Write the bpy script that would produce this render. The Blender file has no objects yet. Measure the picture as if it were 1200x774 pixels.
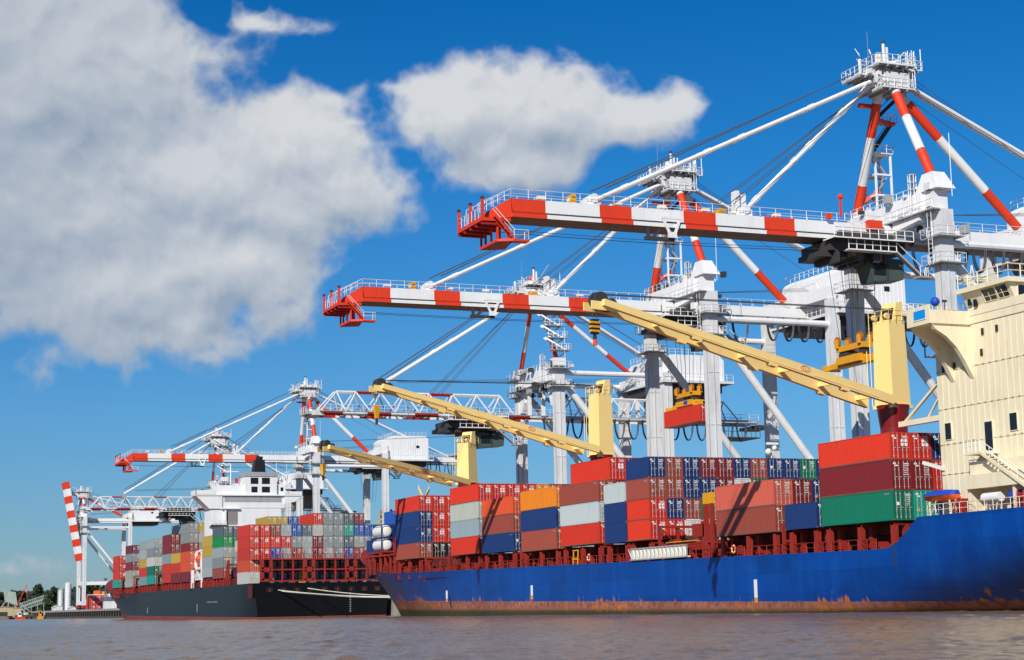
import bpy, math, random
from mathutils import Vector, Matrix
random.seed(7)
D=bpy.data; SC=bpy.context.scene; COL=SC.collection
# ---------------------------------------------------------------- camera
F=2100.0; TH=math.atan(870/F); PT=math.atan(324/F); RL=0.02
hf=Vector((math.sin(TH),math.cos(TH),0)); Z=Vector((0,0,1))
fw=hf*math.cos(PT)+Z*math.sin(PT); up0=Z*math.cos(PT)-hf*math.sin(PT)
rt0=Vector((math.cos(TH),-math.sin(TH),0))
rt=rt0*math.cos(RL)-up0*math.sin(RL); up=up0*math.cos(RL)+rt0*math.sin(RL)
cam=D.cameras.new('camera'); co=D.objects.new('camera',cam); COL.objects.link(co)
M=Matrix((rt,up,-fw)).transposed().to_4x4(); M.translation=Vector((0,0,1.3)); co.matrix_world=M
cam.sensor_width=36; cam.lens=36*F/1200; cam.clip_start=.5; cam.clip_end=20000
SC.camera=co
# ---------------------------------------------------------------- light
SUN=Vector((-1,-1,.9)).normalized()
sl=D.lights.new('sun','SUN'); sl.energy=4.9; sl.angle=math.radians(.53); sl.color=(1,.945,.86)
so=D.objects.new('sun',sl); COL.objects.link(so); so.rotation_euler=SUN.to_track_quat('Z','Y').to_euler()
SC.view_settings.view_transform='Standard'; SC.view_settings.look='None'; SC.view_settings.exposure=0; SC.view_settings.gamma=1
# ---------------------------------------------------------------- world: sky with clouds
W=D.worlds.new('World'); SC.world=W; W.use_nodes=True; nt=W.node_tree; N=nt.nodes; L=nt.links; N.clear()
def nd(t,**k):
    n=N.new(t)
    for a,b in k.items(): setattr(n,a,b)
    return n
def mth(op,a,b=None,c=None,clamp=False):
    n=nd('ShaderNodeMath',operation=op); n.use_clamp=clamp
    for i,v in enumerate((a,b,c)):
        if v is None: continue
        if isinstance(v,(int,float)): n.inputs[i].default_value=v
        else: L.new(v,n.inputs[i])
    return n.outputs[0]
def vm(op,a,b=None,out=0):
    n=nd('ShaderNodeVectorMath',operation=op)
    for i,v in enumerate((a,b)):
        if v is None: continue
        if isinstance(v,(tuple,list,Vector)): n.inputs[i].default_value=v
        else: L.new(v,n.inputs[i])
    return n.outputs[out]
def mix(f,a,b,bt='MIX'):
    n=nd('ShaderNodeMix',data_type='RGBA',blend_type=bt)
    for s,v in ((n.inputs[0],f),(n.inputs[6],a),(n.inputs[7],b)):
        if isinstance(v,(int,float)): s.default_value=v
        elif isinstance(v,(tuple,list)): s.default_value=(*v,1) if len(v)==3 else v
        else: L.new(v,s)
    return n.outputs[2]
sky=nd('ShaderNodeTexSky',sky_type='NISHITA'); sky.sun_disc=False
sky.sun_elevation=math.asin(SUN.z); sky.sun_rotation=math.atan2(SUN.x,SUN.y); sky.air_density=1.0; sky.dust_density=0.15; sky.ozone_density=3.0; sky.altitude=0
tc=nd('ShaderNodeTexCoord'); dv=vm('NORMALIZE',tc.outputs['Generated'])
mp=nd('ShaderNodeMapping'); mp.inputs['Rotation'].default_value=(0,0,TH); L.new(dv,mp.inputs[0]); q=mp.outputs[0]  # y axis = along the view azimuth
sx=nd('ShaderNodeSeparateXYZ'); L.new(q,sx.inputs[0])
def noise(vec,scale,det=6,rough=.55,w=None,dist=0):
    n=nd('ShaderNodeTexNoise'); n.inputs['Scale'].default_value=scale; n.inputs['Detail'].default_value=det; n.inputs['Roughness'].default_value=rough; n.inputs['Distortion'].default_value=dist
    L.new(vec,n.inputs['Vector']); return n.outputs['Fac']
def cdir(px,py):
    u=(px-600)/F; v=(723-.02*px-py)/F
    return Vector((u,1,v)).normalized()
blobs=[(60,80,230,120,1),(225,200,185,105,1.0),(335,165,140,82,1.05),(120,330,190,95,1.0),(250,300,150,95,.95),(395,210,95,64,.95),(20,240,150,190,.9),(-150,150,240,260,1),(215,385,60,40,.7),(110,250,130,90,.9),(330,230,110,80,.9),(70,10,150,60,.7),
 (540,125,95,52,.85),(640,120,110,58,.95),(740,130,105,45,.9),(630,175,140,48,.8),(800,115,55,34,.8),(490,150,50,36,.55),(610,195,90,26,.45),(300,12,80,18,.45),(10,668,120,18,.25),(40,612,130,14,.2)]
def cloudmask(vec):
    cur=None
    for (px,py,rx,ry,w) in blobs:
        c=cdir(px,py); d=vm('MULTIPLY',vm('SUBTRACT',vec,c),(F/rx,4,F/ry))
        ln=vm('LENGTH',d,None,1); m=mth('MULTIPLY',mth('SUBTRACT',1.25,ln),w)
        cur=m if cur is None else mth('SMOOTH_MAX',cur,m,.25)
    return cur
def density(vec):
    m=cloudmask(vec)
    wv=nd('ShaderNodeTexNoise'); wv.inputs['Scale'].default_value=11; wv.inputs['Detail'].default_value=3; L.new(vec,wv.inputs['Vector'])
    v2=vm('ADD',vec,vm('MULTIPLY',vm('SUBTRACT',wv.outputs['Color'],(.5,.5,.5)),(.022,.022,.022)))
    tot=mth('MULTIPLY',mth('SUBTRACT',noise(vec,8,7,.55),.5),1.9)
    for sc_,w_ in ((15,.62),(30,.32),(62,.16),(130,.08)):
        nn=noise(v2,sc_,1.5,.5); bil=mth('SUBTRACT',.16,mth('ABSOLUTE',mth('SUBTRACT',nn,.5)))   # puffy billows
        tot=mth('ADD',tot,mth('MULTIPLY',bil,w_*4.2))
    return mth('SUBTRACT',mth('ADD',mth('MULTIPLY',m,1.5),tot),.62),m,tot
d0,m0,t0_=density(q)
# the rest of the sky dome: scattered cumulus of the same kind, outside the view direction
gen=mth('MULTIPLY',mth('SUBTRACT',noise(q,2.6,8,.55),.6),6)
back=mth('MULTIPLY',mth('SUBTRACT',.9,sx.outputs['Y'],clamp=True),3,clamp=True)
d0=mth('MAXIMUM',d0,mth('MULTIPLY',gen,back))
alpha=nd('ShaderNodeMapRange',interpolation_type='SMOOTHSTEP'); L.new(d0,alpha.inputs[0]); alpha.inputs[1].default_value=.08; alpha.inputs[2].default_value=.70
# cloud light: compare density here and a step toward the light (up and to the right)
qs=vm('ADD',q,(-.004,0,.020)); m1=cloudmask(qs); qn=vm('ADD',q,(-.003,0,.007)); _a,_b,t1_=density(qn)
dd=mth('ADD',mth('MULTIPLY',mth('SUBTRACT',m0,m1),.9),mth('MULTIPLY',mth('SUBTRACT',t0_,t1_),.75))
sh=nd('ShaderNodeMapRange'); L.new(dd,sh.inputs[0]); sh.inputs[1].default_value=-.55; sh.inputs[2].default_value=.55
fine=mth('ADD',.12,mth('MULTIPLY',mth('SUBTRACT',noise(q,7,7,.6),.5),.9))
lt=mth('ADD',sh.outputs[0],fine,clamp=True)
hz=nd('ShaderNodeMapRange'); L.new(sx.outputs['X'],hz.inputs[0]); hz.inputs[1].default_value=-.30; hz.inputs[2].default_value=-.12; hz.inputs[3].default_value=.5; hz.inputs[4].default_value=1
ccol=mix(mth('MULTIPLY',lt,hz.outputs[0]),(2.8,3.6,4.7),(7.0,7.15,7.3))
# clear-sky tint: deeper, more saturated blue with height as photographed
el=nd('ShaderNodeMapRange'); L.new(sx.outputs['Z'],el.inputs[0]); el.inputs[1].default_value=0; el.inputs[2].default_value=.36
ramp=nd('ShaderNodeValToRGB'); L.new(el.outputs[0],ramp.inputs[0])
cr=ramp.color_ramp; cr.elements[0].position=0; cr.elements[0].color=(.35,.48,.70,1); cr.elements[1].position=1; cr.elements[1].color=(.008,.45,.87,1)
e=cr.elements.new(.3); e.color=(.26,.56,.84,1); e=cr.elements.new(.65); e.color=(.09,.54,.92,1)
skyc=mix(1.0,sky.outputs[0],ramp.outputs[0],'MULTIPLY')
fin=mix(mth('MULTIPLY',alpha.outputs[0],.95),skyc,ccol)
bg=nd('ShaderNodeBackground'); L.new(fin,bg.inputs[0]); bg.inputs[1].default_value=.1
wo=nd('ShaderNodeOutputWorld'); L.new(bg.outputs[0],wo.inputs[0])
# ---------------------------------------------------------------- materials
MATS={}
def paint(name,col,rough=.45,dirt=.25,dcol=(.12,.09,.07),scale=.6,streak=True,metal=0,bump=.0,vary=0,corr=None,spec=.4):
    if name in MATS: return MATS[name]
    m=D.materials.new(name); m.use_nodes=True; t=m.node_tree; n=t.nodes; l=t.links
    b=n['Principled BSDF']; b.inputs['Roughness'].default_value=rough; b.inputs['Metallic'].default_value=metal; b.inputs['Specular IOR Level'].default_value=spec
    g=n.new('ShaderNodeNewGeometry'); mp=n.new('ShaderNodeMapping'); mp.inputs['Scale'].default_value=(1,1,.22) if streak else (1,1,1); l.new(g.outputs['Position'],mp.inputs[0])
    ns=n.new('ShaderNodeTexNoise'); ns.inputs['Scale'].default_value=scale; ns.inputs['Detail'].default_value=8; ns.inputs['Roughness'].default_value=.68; l.new(mp.outputs[0],ns.inputs['Vector'])
    r=n.new('ShaderNodeMapRange'); l.new(ns.outputs['Fac'],r.inputs[0]); r.inputs[1].default_value=.5; r.inputs[2].default_value=.72; r.inputs[3].default_value=0; r.inputs[4].default_value=dirt
    mx=n.new('ShaderNodeMix'); mx.data_type='RGBA'; l.new(r.outputs[0],mx.inputs[0]); mx.inputs[6].default_value=(*col,1); mx.inputs[7].default_value=(*dcol,1)
    out=mx.outputs[2]
    if vary:
        oi=n.new('ShaderNodeObjectInfo'); vr=n.new('ShaderNodeMapRange'); l.new(oi.outputs['Random'],vr.inputs[0]); vr.inputs[3].default_value=1-vary; vr.inputs[4].default_value=1+vary*.6
        hs=n.new('ShaderNodeHueSaturation'); l.new(vr.outputs[0],hs.inputs['Value']); l.new(out,hs.inputs['Color']); out=hs.outputs[0]
    l.new(out,b.inputs['Base Color'])
    if bump:
        n2=n.new('ShaderNodeTexNoise'); n2.inputs['Scale'].default_value=2.5; n2.inputs['Detail'].default_value=5; l.new(g.outputs['Position'],n2.inputs['Vector'])
        bp=n.new('ShaderNodeBump'); bp.inputs['Strength'].default_value=bump; bp.inputs['Distance'].default_value=.1; l.new(n2.outputs['Fac'],bp.inputs['Height']); l.new(bp.outputs[0],b.inputs['Normal'])
    MATS[name]=m; return m
WHITE=paint('white_paint',(.77,.77,.76),.45,.25,(.42,.39,.35))
WHITE2=paint('grimy_white_paint',(.66,.665,.665),.5,.5,(.34,.29,.25),scale=.9)
RED=paint('crane_red_paint',(.70,.048,.011),.45,.3,(.30,.03,.015))
DKRED=paint('dark_red_paint',(.38,.02,.01),.5,.5,(.14,.02,.012))
UNDER=paint('grimy_shaded_underside',(.24,.17,.13),.7,.6,(.05,.035,.03))  # grime plus the dim reflected light under booms, put into one colour
STEEL=paint('dark_steel',(.045,.042,.04),.5,.5,(.10,.06,.04))
GREY=paint('grey_steel',(.34,.35,.36),.5,.4,(.16,.14,.12))
ROPE=paint('wire_rope',(.06,.07,.085),.6,.1)
CABLE=paint('black_cable',(.015,.018,.03),.5,.1)
YEL=paint('spreader_yellow',(.72,.33,.01),.45,.5,(.25,.09,.01))
CREAM=paint('cream_paint',(.94,.68,.25),.45,.12,(.5,.33,.14))
HCREAM=paint('pale_cream_paint',(.80,.71,.50),.5,.38,(.50,.36,.2),scale=1.1)
MAROON=paint('maroon_paint',(.20,.012,.014),.3,.2,(.08,.01,.01))
DECKRED=paint('deck_red_oxide',(.29,.022,.013),.6,.6,(.10,.015,.012))
DARKDK=paint('deck_shadow_oxide',(.09,.018,.014),.7,.5,(.03,.01,.01))  # dark shade between deck posts and under stacks, put into the oxide colour
GLASS=paint('dark_glass',(.012,.016,.02),.12,0)
BLACK=paint('black_paint',(.012,.012,.014),.45,.1)
ROPEW=paint('mooring_rope',(.62,.58,.5),.8,.3)
BLUEP=paint('blue_panel',(.0,.27,.72),.35,.05)
BLUEC=paint('blue_cover',(.01,.06,.42),.6,.2)
ORNG=paint('lifeboat_orange',(.82,.13,.02),.4,.15)
CONC=paint('quay_concrete',(.30,.28,.25),.85,.6,(.12,.11,.09),scale=.4,bump=.3)
PILE=paint('timber_pile',(.07,.06,.05),.9,.5,(.02,.02,.02))
LAMP=paint('pale_fitting',(.75,.72,.62),.4,.1)
PINK=paint('faded_red_print',(.70,.28,.14),.5,.3,(.8,.6,.27),scale=6)
# ---------------------------------------------------------------- mesh helpers
ORG={}
class MB:
    def __init__(s): s.v=[]; s.f=[]; s.m=[]; s.ms=[]
    def mi(s,m):
        if m not in s.ms: s.ms.append(m)
        return s.ms.index(m)
    def face(s,pts,m):
        k=len(s.v); s.v+= [tuple(p) for p in pts]; s.f.append(tuple(range(k,k+len(pts)))); s.m.append(s.mi(m))
    def hexa(s,c,m,bot=None):   # c: 8 corners, 0-3 bottom ring ccw, 4-7 top ring
        k=len(s.v); s.v+=[tuple(p) for p in c]; i=s.mi(m); ib=s.mi(bot) if bot else i
        for j,f in enumerate(((0,3,2,1),(4,5,6,7),(0,1,5,4),(1,2,6,5),(2,3,7,6),(3,0,4,7))):
            s.f.append(tuple(k+a for a in f)); s.m.append(ib if j==0 else i)
    def box(s,x0,x1,y0,y1,z0,z1,m,bot=None):
        s.hexa([(x0,y0,z0),(x1,y0,z0),(x1,y1,z0),(x0,y1,z0),(x0,y0,z1),(x1,y0,z1),(x1,y1,z1),(x0,y1,z1)],m,bot)
    def beam(s,p,q,w,h,m,w2=None,h2=None,bot=None):  # box along p->q, w horizontal, h vertical-ish
        p=Vector(p); q=Vector(q); d=(q-p); 
        if d.length<1e-6: return
        d.normalize(); a=d.cross(Z)
        if a.length<.01: a=Vector((1,0,0))
        a.normalize(); b=a.cross(d).normalized(); w2=w if w2 is None else w2; h2=h if h2 is None else h2
        c=[]
        for (pt,ww,hh) in ((p,w,h),(q,w2,h2)):
            c.append([pt+a*ww/2-b*hh/2,pt-a*ww/2-b*hh/2,pt-a*ww/2+b*hh/2,pt+a*ww/2+b*hh/2])
        P,Q=c; s.hexa([P[0],P[1],Q[1],Q[0],P[3],P[2],Q[2],Q[3]],m,bot)
    def tube(s,p,q,r,m,n=8,r2=None,cap=True):
        p=Vector(p); q=Vector(q); d=q-p
        if d.length<1e-6: return
        d.normalize(); a=d.cross(Z)
        if a.length<.01: a=Vector((1,0,0))
        a.normalize(); b=a.cross(d); r2=r if r2 is None else r2; k=len(s.v); i=s.mi(m)
        for pt,rr in ((p,r),(q,r2)):
            for j in range(n):
                t=2*math.pi*j/n; s.v.append(tuple(pt+(a*math.cos(t)+b*math.sin(t))*rr))
        for j in range(n):
            j2=(j+1)%n; s.f.append((k+j,k+j2,k+n+j2,k+n+j)); s.m.append(i)
        if cap:
            s.f.append(tuple(k+j for j in range(n-1,-1,-1))); s.m.append(i); s.f.append(tuple(k+n+j for j in range(n))); s.m.append(i)
    def btube(s,p,q,r,bands,n=10):  # banded: [(t_end,mat)...]
        p=Vector(p); q=Vector(q); t0=0
        for t1,m in bands:
            s.tube(p+(q-p)*t0,p+(q-p)*t1,r,m,n); t0=t1
    def path(s,pts,r,m,n=5):
        for a,b in zip(pts,pts[1:]): s.tube(a,b,r,m,n)
    def rail(s,pts,m,h=1.1,step=2.0,r=.045,mid=True):
        for a,b in zip(pts,pts[1:]):
            a=Vector(a); b=Vector(b); k=max(1,int((b-a).length/step+.5)); H=Vector((0,0,h))
            s.tube(a+H,b+H,r,m,4,cap=False)
            if mid: s.tube(a+H*.5,b+H*.5,r*.75,m,4,cap=False)
            for j in range(k+1):
                c=a+(b-a)*j/k; s.tube(c,c+H,r,m,4,cap=False)
    def prism(s,poly,axis,a,b,m):  # poly 2D points extruded along axis between a and b
        def P(u,v,w): return {'x':(w,u,v),'y':(u,w,v),'z':(u,v,w)}[axis]
        n=len(poly); k=len(s.v); i=s.mi(m)
        s.v+=[P(u,v,a) for u,v in poly]+[P(u,v,b) for u,v in poly]
        s.f.append(tuple(range(k,k+n))); s.m.append(i); s.f.append(tuple(range(k+2*n-1,k+n-1,-1))); s.m.append(i)
        for j in range(n):
            j2=(j+1)%n; s.f.append((k+j,k+n+j,k+n+j2,k+j2)); s.m.append(i)
    def sphere(s,c,r,m,nu=10,nv=6,sc=(1,1,1)):
        k=len(s.v); i=s.mi(m)
        for a in range(nv+1):
            th=math.pi*a/nv
            for b in range(nu):
                ph=2*math.pi*b/nu; s.v.append((c[0]+r*sc[0]*math.sin(th)*math.cos(ph),c[1]+r*sc[1]*math.sin(th)*math.sin(ph),c[2]+r*sc[2]*math.cos(th)))
        for a in range(nv):
            for b in range(nu):
                b2=(b+1)%nu; s.f.append((k+a*nu+b,k+(a+1)*nu+b,k+(a+1)*nu+b2,k+a*nu+b2)); s.m.append(i)
    def mesh(s,name,org=(0,0,0)):
        me=D.meshes.new(name); o=Vector(org)
        me.from_pydata([tuple(Vector(v)-o) for v in s.v],[],s.f)
        for m in s.ms: me.materials.append(m)
        me.polygons.foreach_set('material_index',s.m)
        me.validate(); me.update(); 
        return me
    def build(s,name,parent=None,label=None,cat=None,group=None,kind=None,loc=None,smooth=False):
        if parent is not None:
            if not s.f: return None
            org=ORG[parent.name]; o=D.objects.new(name,fixn(s.mesh(name,org))); o.parent=parent
            ORG[o.name]=org
        else:
            org=Vector(loc or (0,0,0)); o=D.objects.new(name,fixn(s.mesh(name,org))); o.location=org; ORG[o.name]=org
        COL.objects.link(o)
        if smooth: shade(o.data)
        tag(o,label,cat,group,kind); return o
import bmesh
def fixn(me):
    b=bmesh.new(); b.from_mesh(me); bmesh.ops.recalc_face_normals(b,faces=b.faces); b.to_mesh(me); b.free(); return me
def shade(me,ang=40):
    me.polygons.foreach_set('use_smooth',[True]*len(me.polygons))
    try: me.set_sharp_from_angle(angle=math.radians(ang))
    except Exception: pass
def tag(o,label=None,cat=None,group=None,kind=None):
    if label: o['label']=label
    if cat: o['category']=cat
    if group: o['group']=group
    if kind: o['kind']=kind
def empty(name,loc,label,cat,group=None):
    o=D.objects.new(name,None); o.location=loc; COL.objects.link(o); ORG[o.name]=Vector(loc); o.empty_display_size=1
    tag(o,label,cat,group); return o
# ================================================================ WATER
def water_mat():
    m=D.materials.new('river_water'); m.use_nodes=True; t=m.node_tree; n=t.nodes; l=t.links; b=n['Principled BSDF']
    g=n.new('ShaderNodeNewGeometry'); ns=n.new('ShaderNodeTexNoise'); ns.inputs['Scale'].default_value=.02; ns.inputs['Detail'].default_value=5; l.new(g.outputs['Position'],ns.inputs['Vector'])
    r=n.new('ShaderNodeValToRGB'); r.color_ramp.elements[0].position=.35; r.color_ramp.elements[0].color=(.17,.105,.055,1); r.color_ramp.elements[1].position=.65; r.color_ramp.elements[1].color=(.21,.145,.085,1); l.new(ns.outputs['Fac'],r.inputs[0])
    l.new(r.outputs[0],b.inputs['Base Color']); b.inputs['Roughness'].default_value=.2; b.inputs['IOR'].default_value=1.33; b.inputs['Specular IOR Level'].default_value=.36
    h=None
    for sc,st in ((1.2,1.0),(3.4,.5),(9,.2)):
        mp=n.new('ShaderNodeMapping'); mp.inputs['Rotation'].default_value=(0,0,.5*sc); mp.inputs['Scale'].default_value=(sc,sc*.6,sc); l.new(g.outputs['Position'],mp.inputs[0])
        w=n.new('ShaderNodeTexNoise'); w.inputs['Scale'].default_value=1; w.inputs['Detail'].default_value=4; w.inputs['Roughness'].default_value=.6; l.new(mp.outputs[0],w.inputs['Vector'])
        mu=n.new('ShaderNodeMath'); mu.operation='MULTIPLY_ADD'; l.new(w.outputs['Fac'],mu.inputs[0]); mu.inputs[1].default_value=st
        if h: l.new(h,mu.inputs[2])
        else: mu.inputs[2].default_value=0
        h=mu.outputs[0]
    bp=n.new('ShaderNodeBump'); bp.inputs['Strength'].default_value=.42; bp.inputs['Distance'].default_value=.12; l.new(h,bp.inputs['Height']); l.new(bp.outputs[0],b.inputs['Normal'])
    return m
WAT=water_mat()
import numpy as np
rng=np.random.default_rng(3)
waves=[]
for i in range(60):
    lam=.35*(4.2/.35)**(rng.random()); a=2*math.pi/lam; th=rng.normal(.9,.75); waves.append((a*math.cos(th),a*math.sin(th),rng.random()*6.28,.0042*lam**.62))
NA,NR=620,560
ang=TH+np.linspace(-.36,.36,NA); rad=24*(340/24)**np.linspace(0,1,NR)
A,Rr=np.meshgrid(ang,rad); X=Rr*np.sin(A); Y=Rr*np.cos(A); Hh=np.zeros_like(X)
for kx,ky,ph,am in waves:
    s_=np.sin(kx*X+ky*Y+ph); Hh+=am*(s_+.35*np.abs(s_))
fade=np.clip(np.minimum(np.minimum(np.arange(NA),NA-1-np.arange(NA))[None,:]/40,np.minimum(np.arange(NR),NR-1-np.arange(NR))[:,None]/90),0,1)
Hh=Hh*fade-.02
V=np.stack([X,Y,Hh],-1).reshape(-1,3).astype(np.float32)
me=D.meshes.new('water'); ii=np.arange(NR*NA).reshape(NR,NA); fc=np.stack([ii[:-1,:-1],ii[:-1,1:],ii[1:,1:],ii[1:,:-1]],-1).reshape(-1,4)
keep=V[fc[:,0],0]<129.5; fc=fc[keep]
me.vertices.add(len(V)); me.vertices.foreach_set('co',V.ravel()); me.loops.add(fc.size); me.loops.foreach_set('vertex_index',fc.ravel().astype(np.int32)); me.polygons.add(len(fc)); me.polygons.foreach_set('loop_start',np.arange(0,fc.size,4,dtype=np.int32)); me.polygons.foreach_set('loop_total',np.full(len(fc),4,dtype=np.int32)); me.update(calc_edges=True); me.validate()
me.polygons.foreach_set('use_smooth',[True]*len(me.polygons)); me.materials.append(WAT)
rv=D.objects.new('water',me); COL.objects.link(rv); tag(rv,kind='structure')
b=MB(); b.face([(-9000,-3000,-.16),(9000,-3000,-.16),(9000,12000,-.16),(-9000,12000,-.16)],WAT); b.build('river',kind='structure')
# ================================================================ QUAY and LAND
q_=MB(); q_.box(130.4,600,20,1010,-2,3.5,CONC); quay=q_.build('ground',kind='structure')
m_=MB()
for Y in range(605,1008,6):
    p=MB(); p.tube((129.7,Y,-2),(129.7,Y,3.1),.75,PILE,8); p.box(129.1,130.36,Y-1.1,Y+1.1,1.0,2.6,BLACK); p.build('fender_pile',quay)
b=MB(); b.box(129.0,130.38,596,1010,2.9,3.75,CONC); b.build('quay_edge_beam',quay)
g=MB(); g.face([(-1500,960,1.0),(129,1010.5,1.0),(1500,1011,1.0),(3000,4500,1.0),(-4000,4500,1.0)],CONC)
SOIL=paint('dry_bank_soil',(.22,.18,.12),.95,.7,(.08,.09,.04),scale=.05)
g.f=[];g.v=[];g.m=[];g.ms=[]
pts=[(-700,870),(-300,955),(-60,985),(60,992),(129.9,1010.2),(1500,1010.2)]
for a,c in zip(pts,pts[1:]):
    g.face([(a[0],a[1],1.6),(c[0],c[1],1.6),(c[0]*3+200,6000,2.5),(a[0]*3+200-.0,6000,2.5)],SOIL); g.face([(a[0],a[1]-5,-.5),(c[0],c[1]-5,-.5),(c[0],c[1],1.6),(a[0],a[1],1.6)],SOIL)
g.build('shore',kind='structure')
# ================================================================ HULLS
def hull_mat(name,base,boot,zb,kz,green,rust,deep):
    m=D.materials.new(name); m.use_nodes=True; t=m.node_tree; n=t.nodes; l=t.links; b=n['Principled BSDF']; b.inputs['Roughness'].default_value=.33; b.inputs['Specular IOR Level'].default_value=.25
    g=n.new('ShaderNodeNewGeometry'); s=n.new('ShaderNodeSeparateXYZ'); l.new(g.outputs['Position'],s.inputs[0])
    def M(op,a,c,d=None,cl=False):
        k=n.new('ShaderNodeMath'); k.operation=op; k.use_clamp=cl
        for i,v in enumerate((a,c,d)):
            if v is None: continue
            if isinstance(v,(int,float)): k.inputs[i].default_value=v
            else: l.new(v,k.inputs[i])
        return k.outputs[0]
    def NZ(sc,scale3,det=8,ro=.65):
        mp=n.new('ShaderNodeMapping'); mp.inputs['Scale'].default_value=scale3; l.new(g.outputs['Position'],mp.inputs[0])
        k=n.new('ShaderNodeTexNoise'); k.inputs['Scale'].default_value=sc; k.inputs['Detail'].default_value=det; k.inputs['Roughness'].default_value=ro; l.new(mp.outputs[0],k.inputs['Vector']); return k.outputs['Fac']
    def MX(f,a,c):
        k=n.new('ShaderNodeMix'); k.data_type='RGBA'
        for sck,v in ((k.inputs[0],f),(k.inputs[6],a),(k.inputs[7],c)):
            if isinstance(v,tuple): sck.default_value=(*v,1)
            elif isinstance(v,(int,float)): sck.default_value=v
            else: l.new(v,sck)
        return k.outputs[2]
    def RNG(v,a,c,d=0,e=1):
        k=n.new('ShaderNodeMapRange'); l.new(v,k.inputs[0]); k.inputs[1].default_value=a; k.inputs[2].default_value=c; k.inputs[3].default_value=d; k.inputs[4].default_value=e; return k.outputs[0]
    bd=M('ADD',M('MULTIPLY',M('SUBTRACT',s.outputs['Y'],137),kz),zb)   # boot-top line height, ship is trimmed by the stern
    zz=M('SUBTRACT',s.outputs['Z'],bd)
    st=NZ(1.0,(.5,.5,.07)); patch=NZ(.12,(1,1,1.6)); fine=NZ(1.3,(1,1,1))
    col=MX(RNG(st,.5,.75,0,.55),base,deep[0]); col=MX(RNG(patch,.48,.60,0,.5),col,deep[1])
    scr=NZ(.8,(1,.6,6),10,.75); col=MX(RNG(scr,.64,.72,0,.4),col,deep[2])
    # rust runs just above the boot-top
    band=RNG(zz,1.5,-.1,0,1); rn=M('ADD',M('ADD',M('MULTIPLY',NZ(.9,(1,1,.35)),.55),M('MULTIPLY',NZ(.09,(1,1,.5),4),.5)),M('MULTIPLY',band,.12)); rm=M('MULTIPLY',RNG(rn,.655,.70),RNG(zz,2.6,.6,0,1)); rm=M('MULTIPLY',rm,rust[3])
    col=MX(rm,col,rust[0])
    bc=MX(RNG(fine,.42,.62),boot,rust[1]); bc=MX(M('MULTIPLY',RNG(NZ(.10,(1,1,2)),.50,.62),M('MULTIPLY',RNG(NZ(.9,(1,1,.9)),.45,.58),rust[3])),bc,rust[0]); bc=MX(M('MULTIPLY',RNG(NZ(.9,(1,1,1)),.63,.68),rust[3]),bc,(.36,.30,.16))
    wz=M('ADD',s.outputs['Z'],M('MULTIPLY',M('SUBTRACT',fine,.5),.9))
    gl=M('SUBTRACT',wz,M('MULTIPLY',M('SUBTRACT',s.outputs['Y'],280),.0055)); bc=MX(RNG(gl,green[0],green[0]-.45,0,.92),bc,green[1])
    step=M('GREATER_THAN',M('ADD',zz,M('MULTIPLY',M('SUBTRACT',fine,.5),.12)),0)
    l.new(MX(step,bc,col),b.inputs['Base Color']); l.new(RNG(step,0,1,.75,.33),b.inputs['Roughness'])
    sy=n.new('ShaderNodeCombineXYZ'); l.new(s.outputs['Y'],sy.inputs[0]); l.new(s.outputs['Z'],sy.inputs[1])
    bk=n.new('ShaderNodeTexBrick'); l.new(sy.outputs[0],bk.inputs['Vector']); bk.inputs['Scale'].default_value=1; bk.inputs['Brick Width'].default_value=8.5; bk.inputs['Row Height'].default_value=2.1; bk.inputs['Mortar Size'].default_value=.035; bk.inputs['Mortar Smooth'].default_value=.6
    bk.inputs['Color1'].default_value=(.84,.84,.84,1); bk.inputs['Color2'].default_value=(1.12,1.12,1.12,1); bk.inputs['Mortar'].default_value=(.72,.72,.72,1)
    mm=n.new('ShaderNodeMix'); mm.data_type='RGBA'; mm.blend_type='MULTIPLY'; mm.inputs[0].default_value=.75; l.new(MX(step,bc,col),mm.inputs[6]); l.new(bk.outputs['Color'],mm.inputs[7]); fin_=mm.outputs[2]
    gr=RNG(NZ(.33,(1,1,.16),6,.7),.655,.685); fin_=MX(M('MULTIPLY',gr,.55),fin_,(.02,.035,.03)); pl=RNG(NZ(.6,(1,.35,2.2),9,.8),.68,.70); fin_=MX(M('MULTIPLY',pl,.55),fin_,tuple(min(1,x*1.0+.16) for x in deep[2]))
    l.new(fin_,b.inputs['Base Color'])
    n2=M('ADD',NZ(.5,(1,1,1),3),M('MULTIPLY',bk.outputs['Fac'],-.5)); bp=n.new('ShaderNodeBump'); bp.inputs['Strength'].default_value=.25; bp.inputs['Distance'].default_value=.15; l.new(n2,bp.inputs['Height']); l.new(bp.outputs[0],b.inputs['Normal'])
    return m
HB=hull_mat('blue_hull_paint',(.0,.052,.285),(.33,.13,.095),1.0,.0105,(1.3,(.026,.042,.010)),((.48,.15,.02),(.20,.07,.045),None,1.0),((.006,.095,.38),(.0,.036,.20),(.012,.15,.46)))
HK=hull_mat('black_hull_paint',(.005,.0055,.007),(.66,.11,.10),-1.15,.0048,(-.3,(.2,.04,.03)),((.05,.03,.025),(.5,.08,.07),None,.3),((.008,.009,.012),(.004,.005,.006),(.03,.033,.04)))
def smooth(t): t=max(0,min(1,t)); return t*t*(3-2*t)
def interp(t,pts):
    if t<=pts[0][0]: return pts[0][1]
    for (a,x),(b_,y) in zip(pts,pts[1:]):
        if t<=b_: return x+(y-x)*(t-a)/(b_-a)
    return pts[-1][1]
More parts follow.
